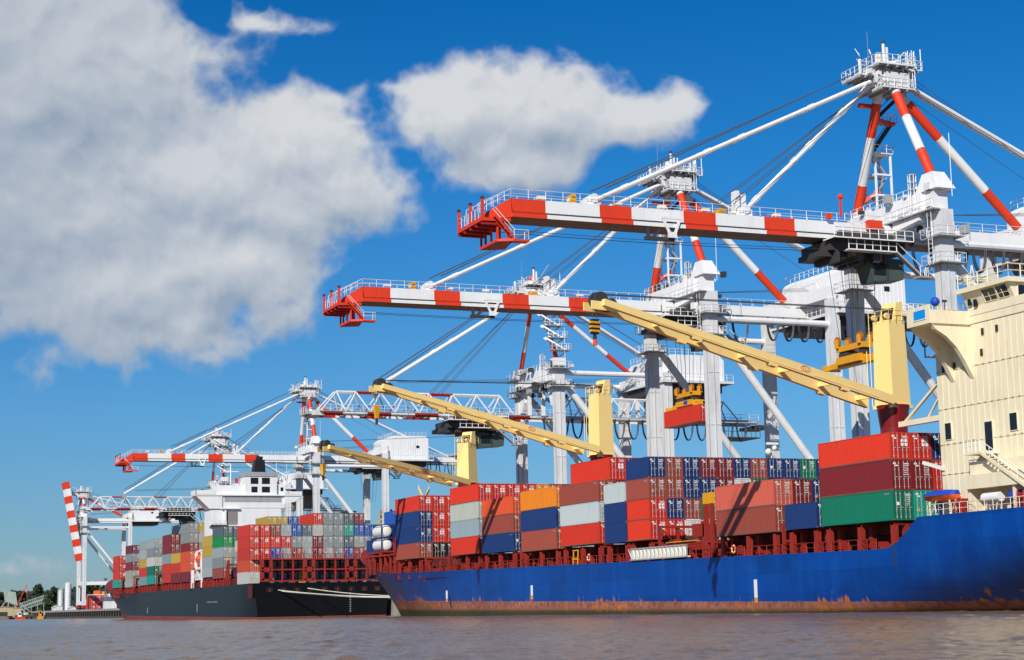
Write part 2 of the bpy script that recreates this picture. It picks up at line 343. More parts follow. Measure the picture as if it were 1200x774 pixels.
def hull(name,parent,Xc,ys,hbd,hbw,zd,zs,mat,expo,deckdrop=1.0,deckmat=DECKRED,knuckle=None):
    NZ_=18; k=[];F_=[]
    rows=[]
    for Y in ys:
        d=hbd(Y); w=hbw(Y); zt=zd(Y); z0=zs(Y); row=[]
        for j in range(NZ_):
            u=j/(NZ_-1); z=z0+(zt-z0)*u; hb=w+(d-w)*(u**expo(Y))
            if knuckle and knuckle(Y)>-1.4:
                zk=knuckle(Y); t_=(zk-z)/.9; hb=max(.3,d-1.7*.9*(t_ if t_>20 else math.log(1+math.exp(t_))))
            row.append((hb,z))
        rows.append((Y,row))
    v=[]
    for Y,row in rows:
        for hb,z in row: v.append((Xc-hb,Y,z))
        for hb,z in row: v.append((Xc+hb,Y,z))
    n1=2*NZ_
    for i in range(len(rows)-1):
        for j in range(NZ_-1):
            a=i*n1+j; F_.append((a,a+1,a+n1+1,a+n1)); a+=NZ_; F_.append((a,a+n1,a+n1+1,a+1))
    F_.append(tuple(range(0,NZ_))+tuple(range(2*NZ_-1,NZ_-1,-1)))
    me=D.meshes.new(name); org=ORG[parent.name]; me.from_pydata([tuple(Vector(p)-org) for p in v],[],F_); me.materials.append(mat); me.validate()
    shade(me,50); o=D.objects.new(name,me); o.parent=parent; COL.objects.link(o); ORG[o.name]=org
    # inner deck plate a little below the rail
    b=MB(); prev=None
    for Y,row in rows:
        hb,z=row[-1]; cur=(Y,max(.03,hb-.12),z-(deckdrop if Y<ys[-1]-66 else .12))
        if prev: b.face([(Xc-prev[1],prev[0],prev[2]),(Xc+prev[1],prev[0],prev[2]),(Xc+cur[1],cur[0],cur[2]),(Xc-cur[1],cur[0],cur[2])],deckmat)
        prev=cur
    b.build('deck',parent)
    return o
S1=empty('container_ship',(111,92,0),'blue hulled container ship with cream deckhouse and three cream cranes, rust along its waterline','ship')
ysb=[92,95,100,105,110,116,122,128,134,136.7,138.5,140,141.6,144]+[150+10*i for i in range(13)]+[274,280,286,290,294,298,302,306,310,314,317,320,322,325,328,331,334,337,339,340]
def ell(t,p=2): t=max(0,min(1,t)); return (1-t**p)**(1/p)
hull1=hull('hull',S1,111,ysb,lambda Y:interp(Y,[(92,13),(105,14.6),(120,15),(286,15)]) if Y<286 else 15*ell((Y-286)/54,1.55)+.02,
  lambda Y:15 if Y<240 else 15*ell((Y-240)/80,1.5) if Y<320 else .02,
  lambda Y:interp(Y,[(92,8.75),(136.7,8.6),(138.2,7.6),(139.8,6.6),(141.6,6.0),(144,5.94),(286,7.14),(298,7.9),(316,10.0),(328,11.0),(340,12.2)]),
  lambda Y:-1.5 if Y<320 else -1.5+13.5*((Y-320)/20)**1.15*.98,HB,lambda Y:1.35,knuckle=lambda Y:interp(Y,[(92,7.4),(105,6.4),(122,4.6),(137,2.0),(150,-.3),(158,-1.3),(165,-9)]))
S2=empty('container_ship',(114,388,0),'black hulled container ship with white deckhouse moored beyond the blue ship','ship')
ysk=[388,390,393,398]+[400+12*i for i in range(13)]+[552,558,564,570,576,582,588,594,600,604,608,611,614,617,619,620]
hull2=hull('hull',S2,114,ysk,lambda Y:15.9 if Y<556 else 15.9*ell((Y-552)/68,2.0)+.02,
  lambda Y:interp(Y,[(388,14.6),(396,15.6),(404,15.9)]) if Y<520 else 15.9*ell((Y-510)/94,1.6) if Y<604 else .02,
  lambda Y:interp(Y,[(388,7.45),(550,7.3),(575,8.4),(598,11.2),(620,13.6)]),
  lambda Y:-1.5 if Y<604 else -1.5+15*((Y-604)/16)**1.1*.97,HK,lambda Y:1.3)
# white draught marks and scratches on the blue hull side
b=MB()
for (yc,z0,z1) in ((259.8,2.2,3.9),(226.5,2.2,4.1),(166.2,1.2,3.6)):
    b.box(95.93,96.0,yc-.28,yc+.28,z0+.5,z1,WHITE); b.box(95.93,96.0,yc-.28,yc+.28,z0,z0+.46,YEL)
b.build('draught_mark',S1)
b=MB()
for i,k in enumerate('xxxxxxxxx'):
    y=432-i*1.25; b.box(98.02,98.12,y-.28,y+.28,3.6,3.95,paint('faded_lettering',(.2,.21,.22),.6,.3))
b.box(98.02,98.12,443,443.3,1.4,3.4,GREY); b.box(98.02,98.12,506,506.3,1.4,3.0,GREY)
b.build('hull_lettering',S2)
b=MB()
for i in range(9): b.box(120.2,120.5,387.9,388.02,.9+i*.5,1.1+i*.5,GREY)
b.build('draught_mark',S2)
# ================================================================ CONTAINERS
CC={'R':('red',(.72,.040,.012)),'O':('orange',(.92,.27,.012)),'V':('orange red',(.78,.095,.022)),'S':('salmon',(.66,.125,.075)),'T':('brown',(.36,.072,.045)),'D':('dark red',(.24,.018,.022)),
 'B':('navy blue',(.012,.042,.17)),'U':('blue',(.02,.10,.42)),'W':('pale grey',(.52,.58,.58)),'C':('beige grey',(.52,.54,.46)),'L':('blue grey',(.34,.44,.48)),'H':('grey',(.36,.41,.41)),'K':('slate grey',(.13,.19,.21)),
 'G':('green',(.004,.19,.105)),'E':('bright green',(.005,.30,.07)),'A':('teal',(.01,.40,.29)),'Q':('teal blue',(.02,.17,.26)),'Y':('yellow',(.62,.42,.05)),'N':('white',(.78,.78,.72)),'M':('maroon',(.20,.02,.03)),'X':('black',(.014,.016,.02))}
def cmat(c,door=False):
    nm,col=CC[c[0]]; k_=.88
    if len(c)>1: nm+=' faded'; k_=.66 if c[0] in 'WHLNCK' else .8  # darker colour copies for the black ship and far quay cargo
    col=tuple(x*k_ for x in col)
    if door: col=tuple(x*.8 for x in col) if c[0] not in 'R' else (.50,.018,.014)  # door ends face further from the sun; that shade is put into the colour
    return paint(nm.replace(' ','_')+('_door_shade_paint' if door else '_container_paint'),col,.5,.32,tuple(x*.45+.02 for x in col),scale=1.6,vary=.12)
RUSTY=paint('rusty_frame',(.16,.09,.06),.7,.5,(.08,.035,.02))
ROD=paint('galvanised_rod',(.46,.46,.44),.4,.3); PATCH=paint('white_stencil_print',(.80,.79,.76),.5,.15)
def body_mesh(W_,Ln,H,c,lod):   # local: x 0..W, y 0..L (door end at y=0), z 0..H
    b=MB(); m=cmat(c)
    dep=.045; fr=.10
    if lod:
        n=int(Ln/.3); pts=[]
        st=(Ln-2*fr)/n
        for i in range(n):
            y=fr+i*st; pts+= [(dep,y),(dep,y+st*.22),(.015,y+st*.45),(.015,y+st*.82)]
        pts.append((dep,Ln-fr))
        for side in (0,1):
            for (a,ya),(b2,yb) in zip(pts,pts[1:]):
                xa,xb=(a,b2) if side==0 else (W_-a,W_-b2)
                b.face([(xa,ya,.12),(xb,yb,.12),(xb,yb,H-.1),(xa,ya,H-.1)],m)
        b.box(.09,W_-.09,.25,Ln-.05,.05,H-.04,m)
    else: b.box(.03,W_-.03,.05,Ln-.03,.04,H-.03,m)
    return b
def frame_mesh(W_,Ln,H,c,b=None):
    b=b or MB(); m=cmat(c); w=.14
    for x in (0,W_-w):
        for y in (0,Ln-w): b.box(x,x+w,y,y+w,0,H,m)
        b.box(x+.02,x+w-.02,w,Ln-w,.0,.13,RUSTY if c in 'RVSTDO' else m); b.box(x+.02,x+w-.02,w,Ln-w,H-.1,H,m)
    for y in (.005,Ln-w):
        b.box(w,W_-w,y,y+w-.01,0,.14,m); b.box(w,W_-w,y,y+w-.01,H-.12,H-.003,m)
    for x in (-.006,W_-.172):
        for y in (-.008,Ln-.17):
            for z in (.0,H-.118): b.box(x,x+.178,y,y+.178,z-.0,z+.118,RUSTY)
    return b
def door_mesh(W_,H,c,side,b=None):
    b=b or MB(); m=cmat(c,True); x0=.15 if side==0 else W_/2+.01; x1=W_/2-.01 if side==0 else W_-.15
    n=5
    b.box(x0,x1,.07,.12,.15,H-.13,m)
    for i in range(n):  # horizontal pressed ribs
        z=.3+(H-.55)*i/(n-1); b.box(x0+.04,x1-.04,.045,.069,z-.14,z+.14,m)
    return b
def rods_mesh(W_,H,c,side,b=None,thick=.024):
    b=b or MB(); x0=.15 if side==0 else W_/2+.01; x1=W_/2-.01 if side==0 else W_-.15; w=x1-x0
    for k in (.27,.73):
        x=x0+w*k; b.tube((x,.015,.1),(x,.015,H-.1),thick,ROD,5)
        for z in (.3,H*.36,H*.66,H-.35): b.box(x-.06,x+.06,-.0,.05,z-.035,z+.035,ROD)
        b.box(x-.02,x+.28,-.01,.012,H*.42,H*.42+.05,ROD)
    return b
def print_mesh(W_,H,side,kind,b=None):
    b=b or MB(); x0=.15 if side==0 else W_/2+.01; x1=W_/2-.01 if side==0 else W_-.15; rr=random.Random(kind*7+side)
    y0,y1=.028,.034
    if side==1:
        b.box(x0+.22,x1-.10,y0,y1,H-.42,H-.34,PATCH); b.box(x0+.3,x1-.1,y0,y1,H-.56,H-.50,PATCH)
        if kind==1:
            for a in (0,1):
                for z in (0,1): b.box(x0+.10+a*.42,x0+.42+a*.42,y0,y1,H*.50+z*.34,H*.50+.27+z*.34,PATCH)
        else:
            for i in range(5):
                z=H*.74-i*.17; b.box(x0+.2+rr.random()*.2,x1-.12-rr.random()*.25,y0,y1,z,z+.045,PATCH)
    else:
        if kind!=2: b.box(x0+.12,x0+.42,y0,y1,H-.45,H-.28,PATCH); b.box(x0+.3,x0+.62,y0,y1,H-.62,H-.50,PATCH)
        else: b.box(x0+.25,x0+.6,y0,y1,H*.5,H*.5+.3,PATCH)
        if kind==3: b.box(x0+.2,x0+.5,y0,y1,H*.3,H*.3+.24,YEL)
        if kind>1:
            for i in range(3): b.box(-.012,-.006,.5+i*.3,.7+i*.3,H-.36,H-.27,GREY)
        if kind==3: b.box(-.012,-.006,.5,.9,H-.52,H-.44,GREY)
    return b
CM={}; CN=[0]
def mk(key,fn):
    if key not in CM: CM[key]=fixn(fn().mesh(key[0],(0,0,0)))
    return CM[key]
def kid(name,me,par):
    o=D.objects.new(name,me); o.parent=par; COL.objects.link(o); return o
ORDN=['bottom','second','third','fourth','fifth','sixth','seventh','eighth']
def container(c,x,y,z,W_,Ln,H,label,group,detail=2,kind=None,lod=True):
    W_,Ln,H=round(W_,2),round(Ln,2),round(H,2); k=kind if kind is not None else (1 if c in 'RV' else random.choice([0,0,2,3,0]))
    CN[0]+=1
    if detail==0:
        c=c+'2'
        def f():
            b=body_mesh(W_,Ln,H,c,False); frame_mesh(W_,Ln,H,c,b)
            for s in (0,1): door_mesh(W_,H,c,s,b); rods_mesh(W_,H,c,s,b,.035); print_mesh(W_,H,s,k,b)
            return b
        o=D.objects.new('shipping_container',mk(('shipping_container',c,W_,Ln,H,k,0),f)); COL.objects.link(o); o.location=(x,y,z); tag(o,label,'container',group); return o
    o=empty('shipping_container',(x,y,z),label,'container',group)
    kid('corrugated_body',mk(('corrugated_body',c,W_,Ln,H,lod),lambda:body_mesh(W_,Ln,H,c,lod)),o)
    kid('corner_frame',mk(('corner_frame',c,W_,Ln,H),lambda:frame_mesh(W_,Ln,H,c)),o)
    for s in (0,1):
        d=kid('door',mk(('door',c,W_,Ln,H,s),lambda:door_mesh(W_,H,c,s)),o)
        kid('lock_rods',mk(('lock_rods',c,W_,Ln,H,s),lambda:rods_mesh(W_,H,c,s)),d)
        kid('stencil_print',mk(('stencil_print',W_,H,s,k),lambda:print_mesh(W_,H,s,k)),d)
    return o
RW=2.32
def word(i): return ['outermost','second','third','fourth','fifth','sixth','seventh','eighth','ninth','tenth','eleventh','twelfth','thirteenth'][i]
BAYS={}
def bay(ship,by,Y,Ln,z0,rows,H,X0,rw,grp,detail=2,side='from the water side',tierbase=0,lod=True,last=None):
    # rows: {row index: 'colours bottom->top' , '.' = left out because nothing of it shows}
    hs=H if isinstance(H,(list,tuple)) else None
    for r,s in rows.items():
        z=z0
        for t,c in enumerate(s):
            h=hs[t] if hs else H
            if c!='.':
                nm=CC[c][0]; rowp='outer row' if r==0 else word(r)+' row'
                container(c,X0+r*rw,Y,z,rw-.06,Ln,h-.02,f"{nm} container, {ORDN[t+tierbase]} tier, {rowp}, {by}",grp,detail,lod=lod)
            z+=h
G1='containers stacked on the blue ship'
P1=dict(ship=1,X0=96.03,rw=RW,grp=G1)
bay(by='beside the cream deckhouse',Y=140.5,Ln=12.4,z0=8.5,rows={0:'GDR',1:'ADR',2:'BRB',3:'..B',4:'..B'},H=[2.8,2.85,2.55],**P1)
bay(by='under the nearest cream crane',Y=153.75,Ln=6.05,z0=8.46,rows={0:'B',1:'D'},H=2.6,**P1)
bay(by='beside the yellow topped posts',Y=161.8,Ln=12.5,z0=8.4,rows={0:'TS',1:'BD',2:'.B'},H=2.74,**P1)
bay(by='long row of doors amidships',Y=190.4,Ln=6.1,z0=8.78,rows={0:'RRTB',1:'RBTT',2:'NTBB',3:'NGBD',4:'.GDD',5:'..NB',6:'..GT',7:'...B',8:'.BBB',9:'.TBG',10:'.ABB',11:'.BBB',12:'..BB'},H=[2.44,2.44,2.48,2.48],**P1)
bay(by='short bay behind the long door row',Y=196.9,Ln=6.1,z0=8.78,rows={0:'BBW',1:'RRT',2:'...O'},H=2.44,**P1)
bay(by='below the middle cream crane',Y=204.5,Ln=12.1,z0=8.9,rows={0:'RWT',1:'..D'},H=2.65,**P1)
container('R',97.75,204.7,16.9,2.3,12.0,2.85,'bright red container standing highest, just right below the middle crane mast',G1)
container('D',100.1,204.7,16.9,2.3,12.0,2.8,'dark red container beside the highest bright red one below the middle crane',G1)
container('O',102.4,204.7,16.9,2.3,12.0,2.7,'orange container peeping over the navy blue one right of the middle crane',G1)
bay(by='bay topped by bright orange',Y=217.8,Ln=12.2,z0=8.7,rows={0:'TBO',1:'..O'},H=2.77,**P1)
bay(by='shadowed bay next to the orange one',Y=232.8,Ln=11.9,z0=9.0,rows={0:'BTV',1:'..R'},H=[2.6,2.55,2.55],**P1)
bay(by='bay with two pale ones between reds',Y=246.1,Ln=11.9,z0=9.1,rows={0:'RLCR',1:'...R',2:'...R',3:'...R',4:'...O',5:'...T',6:'...D',7:'...L',8:'...D',9:'...B'},H=[2.6,2.5,2.55,2.6],**P1)
bay(by='foremost bay near the far cream crane',Y=272.3,Ln=11.9,z0=9.25,rows={0:'TBBR',1:'XRRR',2:'XRRR',3:'..RR'},H=[2.5,2.5,2.5,2.52],**P1)
bay(by='beside the white tanks',Y=298,Ln=6.1,z0=11.2,rows={2:'RBU',3:'UB',4:'RB'},H=2.36,**P1)
container('B',99.4,304.4,11.2,2.3,6.0,2.3,'navy blue container just ahead of the white tank containers',G1)
# tank containers on the foremost bay of the blue ship
TANK=paint('tank_white',(.78,.77,.72),.35,.2)
def tank(x,y,z,label,c2):
    o=empty('tank_container',(x,y,z),label,'tank container','tank containers at the bow of the blue ship')
    b=MB(); m=cmat('B'); Ln=6.0;H=2.32;Wd=2.3
    for a in (0,Wd-.15):
        for e in (0,Ln-.15): b.box(x+a,x+a+.15,y+e,y+e+.15,z,z+H,m)
        b.box(x+a,x+a+.13,y,y+Ln,z,z+.14,m); b.box(x+a,x+a+.13,y,y+Ln,z+H-.13,z+H,m)
    for e in (.01,Ln-.14):
        b.box(x,x+Wd,y+e,y+e+.13,z-.0,z+.15,m); b.box(x,x+Wd,y+e,y+e+.13,z+H-.14,z+H-.002,m)
    b.build('frame',o)
    t=MB(); n=18; cx,cz=x+Wd/2,z+H/2; prof=[(.16,0),(.2,.5),(.32,.82),(.55,1.02),(.85,1.08),(5.1,1.08),(5.4,1.0),(5.6,.82),(5.75,.5),(5.8,0)]
    for (a,ra),(c,rc) in zip(prof,prof[1:]): t.tube((cx,y+a,cz),(cx,y+c,cz),max(ra,.001),TANK,n,r2=max(rc,.001),cap=False)
    t.build('tank_shell',o,smooth=True)
    g=MB(); g.tube((cx,y+.2,cz-.2),(cx,y+.30,cz-.2),.12,STEEL,6); g.box(cx-.3,cx+.3,y+2.6,y+3.3,cz+1.08,cz+1.22,GREY); g.build('valve_and_hatch',o)
tank(98.1,298,13.55,'upper cream tank container in a blue frame at the blue ship bow',0)
tank(98.1,298,11.2,'lower white tank container with round end at the blue ship bow',0)
# ================================================================ SHIP 2 CARGO
G2='containers stacked on the black ship'
P2=dict(ship=2,X0=98.05,grp=G2,detail=0)
rw2=2.43
st=['NOVRR','...RRR','...URT'.replace('T','R'),'...WRWT','...TWUG','...WHHC','...DDNA'.replace('A','O'),'...WHHH','...HHHH','...UKAK','...TCUD','...WHU','...WHK','...NHU']
rows={0:'NVRRR'}
cols=['RRRT','URT.','WRWT','THUG','WWKC','DDNR','WHHH','HHHH','UKAK','TCUD','WHU','NHK']
z0=12.75
bay(by='stern face of the black ship',Y=391,Ln=10.9,z0=7.45,rows={0:'NVRRR'},H=2.6,rw=rw2,**P2)
colsS=['RRR','URT','WRW','THU','WWK','DDN','WHH','HHH','UKA','TCU','WHU','NHK']
tops=['','','','','','R','H','H','K','D','','']
for i,(c,tp) in enumerate(zip(colsS,tops)):
    bay(by='stern face of the black ship',Y=391.2,Ln=10.7,z0=z0,rows={i+1:c+tp},H=2.56,rw=rw2,tierbase=2,**P2)
# lower tiers behind the red stern frame
for i,c in enumerate(['MK','KM','BK','DX','YK','KH','BX','KM','MB','XK','HK','BM']):
    bay(by='inside the red frame, black stern',Y=394.2,Ln=7.7,z0=7.5,rows={i+1:c},H=2.56,rw=rw2,**P2)
bay(by='behind the black ship stern face',Y=403.2,Ln=10.9,z0=15.2,rows={1:'NK',2:'D',3:'DTY',4:'DTY',5:'DGU',6:'TGH',7:'HHQ',8:'TVT',9:'HH',10:'HU',11:'UU',12:'UQ'},H=2.56,rw=rw2,tierbase=3,**P2)
bay(by='black ship stack with bright green',Y=415.9,Ln=10.9,z0=9.2,rows={0:'THWEK',1:'.HWEK',2:'...KK'},H=2.42,rw=rw2,**P2)
bay(by='stack just aft of the orange lifeboat',Y=427.0,Ln=10.9,z0=9.75,rows={0:'WWYY',1:'..YW'},H=2.48,rw=rw2,**P2)
bay(by='first bay ahead of the lifeboat',Y=452.2,Ln=11.0,z0=9.1,rows={0:'DVV',1:'DTR',2:'..DHW',3:'...HHY'},H=2.55,rw=rw2,**P2)
bay(by='second bay ahead of the lifeboat',Y=463.6,Ln=11.0,z0=9.1,rows={0:'DRY',1:'..DDHH',2:'..HMHY',3:'...HHH'},H=2.55,rw=rw2,**P2)
bay(by='third bay ahead of the lifeboat',Y=475.3,Ln=11.0,z0=9.3,rows={0:'RRLDD',1:'...LDH',2:'...MHY',3:'...HHW',4:'....HW'},H=2.55,rw=rw2,**P2)
bay(by='fourth bay ahead of the lifeboat',Y=497.4,Ln=10.4,z0=9.35,rows={0:'AGNHW',1:'XGNHU',2:'...HU',3:'...HH'},H=2.48,rw=rw2,**P2)
bay(by='fifth bay ahead of the lifeboat',Y=508.6,Ln=10.4,z0=9.25,rows={0:'LRYWW',1:'...WH',2:'...HH'},H=2.48,rw=rw2,**P2)
bay(by='last but one near the black bow',Y=530.3,Ln=10.4,z0=9.1,rows={0:'CCDHM',1:'XHDHM',2:'...HM'},H=2.44,rw=rw2,**P2)
bay(by='red stack at the black ship bow',Y=551.2,Ln=10.4,z0=9.25,rows={0:'ARRR',1:'GRRR',2:'..RR'},H=2.42,rw=rw2,**P2)
bay(by='tip of the black ship bow',Y=568,Ln=6.0,z0=9.4,rows={1:'NOHY',2:'HTGG'},H=2.42,rw=rw2,**P2)
# red containers stacked on the far quay
for i,(x,y) in enumerate([(137.6+2.5*i+(1.2 if i>2 else 0),846) for i in range(6)]):
    for t in range(3 if i<3 else 2):
        container('R',x,y,3.5+t*2.3,2.44,12.2,2.26,f"red container, {ORDN[t]} tier, {word(i)} column of the far quay stack",'containers stacked on the far quay',0,kind=1)
# ================================================================ BLUE SHIP: deck fittings
def dz(Y): return interp(Y,[(141.6,5.94),(286,7.14),(298,7.9),(316,10.0),(340,12.2)])
b=MB()   # hatch coaming and hatch covers, set in from the side
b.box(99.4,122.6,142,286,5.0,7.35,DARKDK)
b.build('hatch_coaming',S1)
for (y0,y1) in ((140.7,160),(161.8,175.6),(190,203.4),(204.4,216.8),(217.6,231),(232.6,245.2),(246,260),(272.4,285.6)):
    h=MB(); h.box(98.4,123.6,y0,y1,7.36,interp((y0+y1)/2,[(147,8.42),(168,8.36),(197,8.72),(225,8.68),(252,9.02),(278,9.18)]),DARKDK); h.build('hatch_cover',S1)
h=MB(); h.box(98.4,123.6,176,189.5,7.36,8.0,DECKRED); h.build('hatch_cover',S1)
for (y0,y1) in ((140.7,152.6),(154,159.6),(162,174),(190.6,196.4),(197,203),(204.7,216.4),(218,229.8),(233,244.6),(246.3,257.8),(272.5,284)):
    ys=[y0+.45,y1-.45] if y1-y0<8 else [y0+.45,(y0+y1)/2,y1-.45]
    for y in ys:
        p=MB(); zt=interp(y,[(141,8.35),(286,9.1)]); zb=dz(y)-1.0
        p.box(96.25,96.75,y-.28,y+.28,zb,zt-.02,DECKRED); p.box(97.5,98.0,y-.28,y+.28,zb,zt-.02,DECKRED); p.box(96.25,98.3,y-.3,y+.3,zt-.25,zt,DECKRED)
        for k in range(3): p.box(96.8,97.45,y-.05,y+.05,zb+.5+k*.7,zb+.62+k*.7,DECKRED)
        p.build('container_stanchion',S1)
b=MB()
for i in range(60):   # railing and pipes along the deck edge
    pass
pts=[(96.35,y,dz(y)-.05) for y in range(144,286,14)]
b.rail(pts,DECKRED,h=1.0,step=1.6,r=.045)
b.build('deck_railing',S1)
b=MB(); rr=random.Random(5)
for i in range(120):
    y=rr.uniform(143,285); z=dz(y)-1+rr.random()*.4
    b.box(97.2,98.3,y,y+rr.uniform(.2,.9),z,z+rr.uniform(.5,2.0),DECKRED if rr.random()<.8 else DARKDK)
for k in range(3): b.tube((97.0+k*.3,144,5.6+k*.15),(97+k*.3,285,6.8+k*.15),.09,DECKRED,5)
b.build('deck_pipes_and_lockers',S1)
def lash(y,x0,x1,z0,z1,name,par,mat,step=2.44,beams=(0,)):
    b=MB(); n=int((x1-x0)/step)
    for i in range(n+1):
        x=x0+i*step; b.box(x-.13,x+.13,y-.2,y+.2,z0,z1,mat)
    for t in (0,.5,1): z=z0+(z1-z0)*t; b.box(x0,x1,y-.25,y+.25,z-.14,z+.14,mat)
    for i in range(n):
        x=x0+i*step
        b.beam((x,y,z0),(x+step,y,(z0+z1)/2),.1,.1,mat); b.beam((x+step,y,(z0+z1)/2),(x,y,z1),.1,.1,mat)
    return b.build(name,par)
for y in (160.9,176,189.0,231.2,260.2,270.6): lash(y,96.5,120,5.6,10.2 if y in(189.0,176) else 9.2,'lashing_bridge',S1,DECKRED)
lash(286.0,99,122,7,14.6,'lashing_bridge',S1,DECKRED)
lash(296.6,97.6,118,7.6,11.1,'lashing_bridge',S1,DECKRED)
# open hatch area with posts, ladder rails and yellow caps (between the shadowed pair and the long door row)
b=MB()
for x,y in ((96.6,176.2),(96.6,177.6)):
    b.box(x-.22,x+.22,y-.25,y+.25,5.4,13.4,DECKRED)
b.box(96.5,97.1,176,189,7.9,8.2,DECKRED); b.box(96.4,97.2,177.9,178.3,5.4,8.2,DECKRED); b.box(96.4,97.2,184.8,185.2,5.4,8.6,DECKRED)
for x in (99,101.5,104): b.box(x,x+.4,183,183.4,5.5,10.6,DECKRED); b.box(x-.5,x+1.6,183,184.6,8.8,10.3,DECKRED)
b.build('hatch_posts',S1)
b=MB()
for y in (176.2,177.6): b.box(96.36,96.84,y-.27,y+.27,12.2,13.42,YEL)
b.box(96.3,97.0,180,187,8.21,8.32,YEL); b.build('yellow_post_cap',S1,kind='stuff')
o=empty('gangway',(96.0,180,6.6),'pale aluminium gangway lashed along the blue ship rail below the white container','gangway')
b=MB()
for z in (6.45,7.75): b.box(95.75,95.9,181,195.5,z,z+.14,GREY)
for i in range(15):
    y=181+i*1.0; b.box(95.76,95.88,y,y+.08,6.45,7.8,GREY)
    b.beam((95.82,y,6.5),(95.82,y+1,7.8),.06,.06,LAMP)
b.box(95.9,96.3,181,195.5,6.45,6.6,LAMP); b.box(95.86,95.9,181,195.5,6.6,7.7,LAMP); b.build('gangway_truss',o)
for (y,lb) in ((171,'round lifebuoy hung on the blue ship rail under the shadowed container'),(208.3,'round lifebuoy hung on the blue ship rail left of the stack gap')):
    b=MB(); n=14
    for i in range(n):
        a0=2*math.pi*i/n; a1=2*math.pi*(i+1)/n; z=dz(y)+.75
        b.tube((96.2,y+.36*math.cos(a0),z+.42*math.sin(a0)),(96.2,y+.36*math.cos(a1),z+.42*math.sin(a1)),.09,ORNG if i%4 else TANK,6)
    b.build('lifebuoy',label=lb,cat='lifebuoy',group='lifebuoys on the blue ship')
b=MB(); y=211.5
for yy in (y,y+1.4): b.tube((96.1,yy,6.4),(96.1,yy-.3,8.3),.09,YEL,6)
b.box(96.0,96.3,y-.1,y+1.5,7.1,7.3,YEL); b.box(96.0,96.3,y-.1,y+1.3,8.2,8.35,YEL); b.build('yellow_ladder_frame',S1)
# bulwark & forecastle lattice
b=MB()
for i in range(9):
    y=287+i*5.4; hb=15*ell((y-286)/54,1.55)-.8; z=interp(y,[(286,7.1),(298,7.9),(316,10.0),(328,11.0),(340,12.2)])
    b.box(111-hb-.0,111-hb+.3,y-.15,y+.15,z-.15,z+1.2,DECKRED)
pts=[]
for i in range(12):
    y=287+i*4.7; hb=15*ell((y-286)/54,1.55)-.5; z=interp(y,[(286,7.1),(298,7.9),(316,10.0),(328,11.0),(340,12.2)]); pts.append((111-hb,y,z))
b.rail(pts,DECKRED,h=1.1,step=1.7,r=.06)
for x in (97.6,100.4,103,105.5,108,110.5,113): b.beam((x,297,7.6),(x+1.4,290.4,11.0),.3,.3,DECKRED); b.box(x-.2,x+.2,296.8,297.2,7,11.1,DECKRED)
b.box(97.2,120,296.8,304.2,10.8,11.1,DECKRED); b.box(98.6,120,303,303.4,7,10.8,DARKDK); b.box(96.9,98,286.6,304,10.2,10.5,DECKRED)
for y in (288,290.4,293,295.6,299,301.6): b.box(97,97.4,y-.18,y+.18,7.2,10.2,DECKRED)
b.prism([(314,9.4),(316,16.0),(317,16.0),(321,9.4)],'x',104.0,104.4,DARKDK); 
b.build('forecastle_frame',S1,kind='stuff')
b=MB()   # breakwater plate and windlass at the bow
b.box(108,114,316,320,9,11.5,DECKRED); b.tube((107,318,11),(115,318,11),1.0,DECKRED,10)
b.build('windlass',S1)
# ---------------------------------------------------------------- deckhouse of the blue ship
dh=empty('deckhouse',(98,128,8),'tall cream deckhouse of the blue ship with bridge wing reaching out left','deckhouse')
b=MB(); b.box(98,124,110,135.4,7.4,25.3,HCREAM)
b.build('house_block',dh)
b=MB()  # vertical stiffeners and horizontal seams seen on the plating
for i in range(30):
    y=134.6-i*.84; b.box(97.965,97.999,y-.03,y+.03,9.2,25.2,HCREAM)
for z in (12.3,15.0,18.2,21.6): b.box(97.955,97.998,110,135.4,z-.035,z+.035,HCREAM)
for z in (12.3,15.0,18.2,21.6):
    for i in range(26): y=135-i*.95; b.box(97.94,97.954,y,y+.35,z-.05,z+.05,paint('weld_rust',(.5,.38,.2),.7,.3))
b.build('plating_stiffeners',dh)
# bridge deck level and wing
b=MB(); b.box(97.9,124.1,112,133.2,25.3,26.0,HCREAM); b.box(97.85,98.1,112,130,26.0,26.75,HCREAM); b.build('bridge_deck',dh)
w=MB(); w.box(93.6,98.0,129.9,133.3,25.25,25.4,HCREAM); w.box(93.6,93.75,129.9,133.3,25.4,26.9,HCREAM); w.box(93.75,97.9,129.9,130.05,25.4,26.45,HCREAM); w.box(93.75,97.9,133.15,133.3,25.4,26.6,HCREAM)
for y in (130.2,132.9):   # curved bracket webs below the wing
    w.prism([(93.9,25.26),(94.2,24.8),(95.3,24.2),(96.4,23.2),(97.2,22.0),(97.99,20.6),(97.99,25.26)],'y',y-.1,y+.1,HCREAM)
for (a,c),(d,e) in zip([(93.9,25.2),(94.2,24.75),(95.3,24.15),(96.4,23.15),(97.2,21.95)],[(94.2,24.75),(95.3,24.15),(96.4,23.15),(97.2,21.95),(97.99,20.5)]):
    w.beam((a,130.15,c),(d,130.15,e),.5,.06,HCREAM); w.beam((a,132.95,c),(d,132.95,e),.5,.06,HCREAM)
w.build('bridge_wing',dh)
b=MB(); b.box(93.56,93.598,130.5,132.2,25.75,26.55,BLUEP); b.box(93.54,93.597,130.4,132.3,25.66,25.74,WHITE); b.build('blue_name_panel',dh)
b=MB(); b.tube((94.8,130.6,26.2),(94.8,130.6,27.1),.08,GREY,6); b.sphere((94.8,130.6,27.3),.42,BLUEC); b.tube((95.8,130.6,26.3),(95.8,130.6,27.5),.05,STEEL,5); b.box(95.6,96.0,130.5,130.7,27.3,27.5,STEEL); b.build('covered_searchlight',dh)
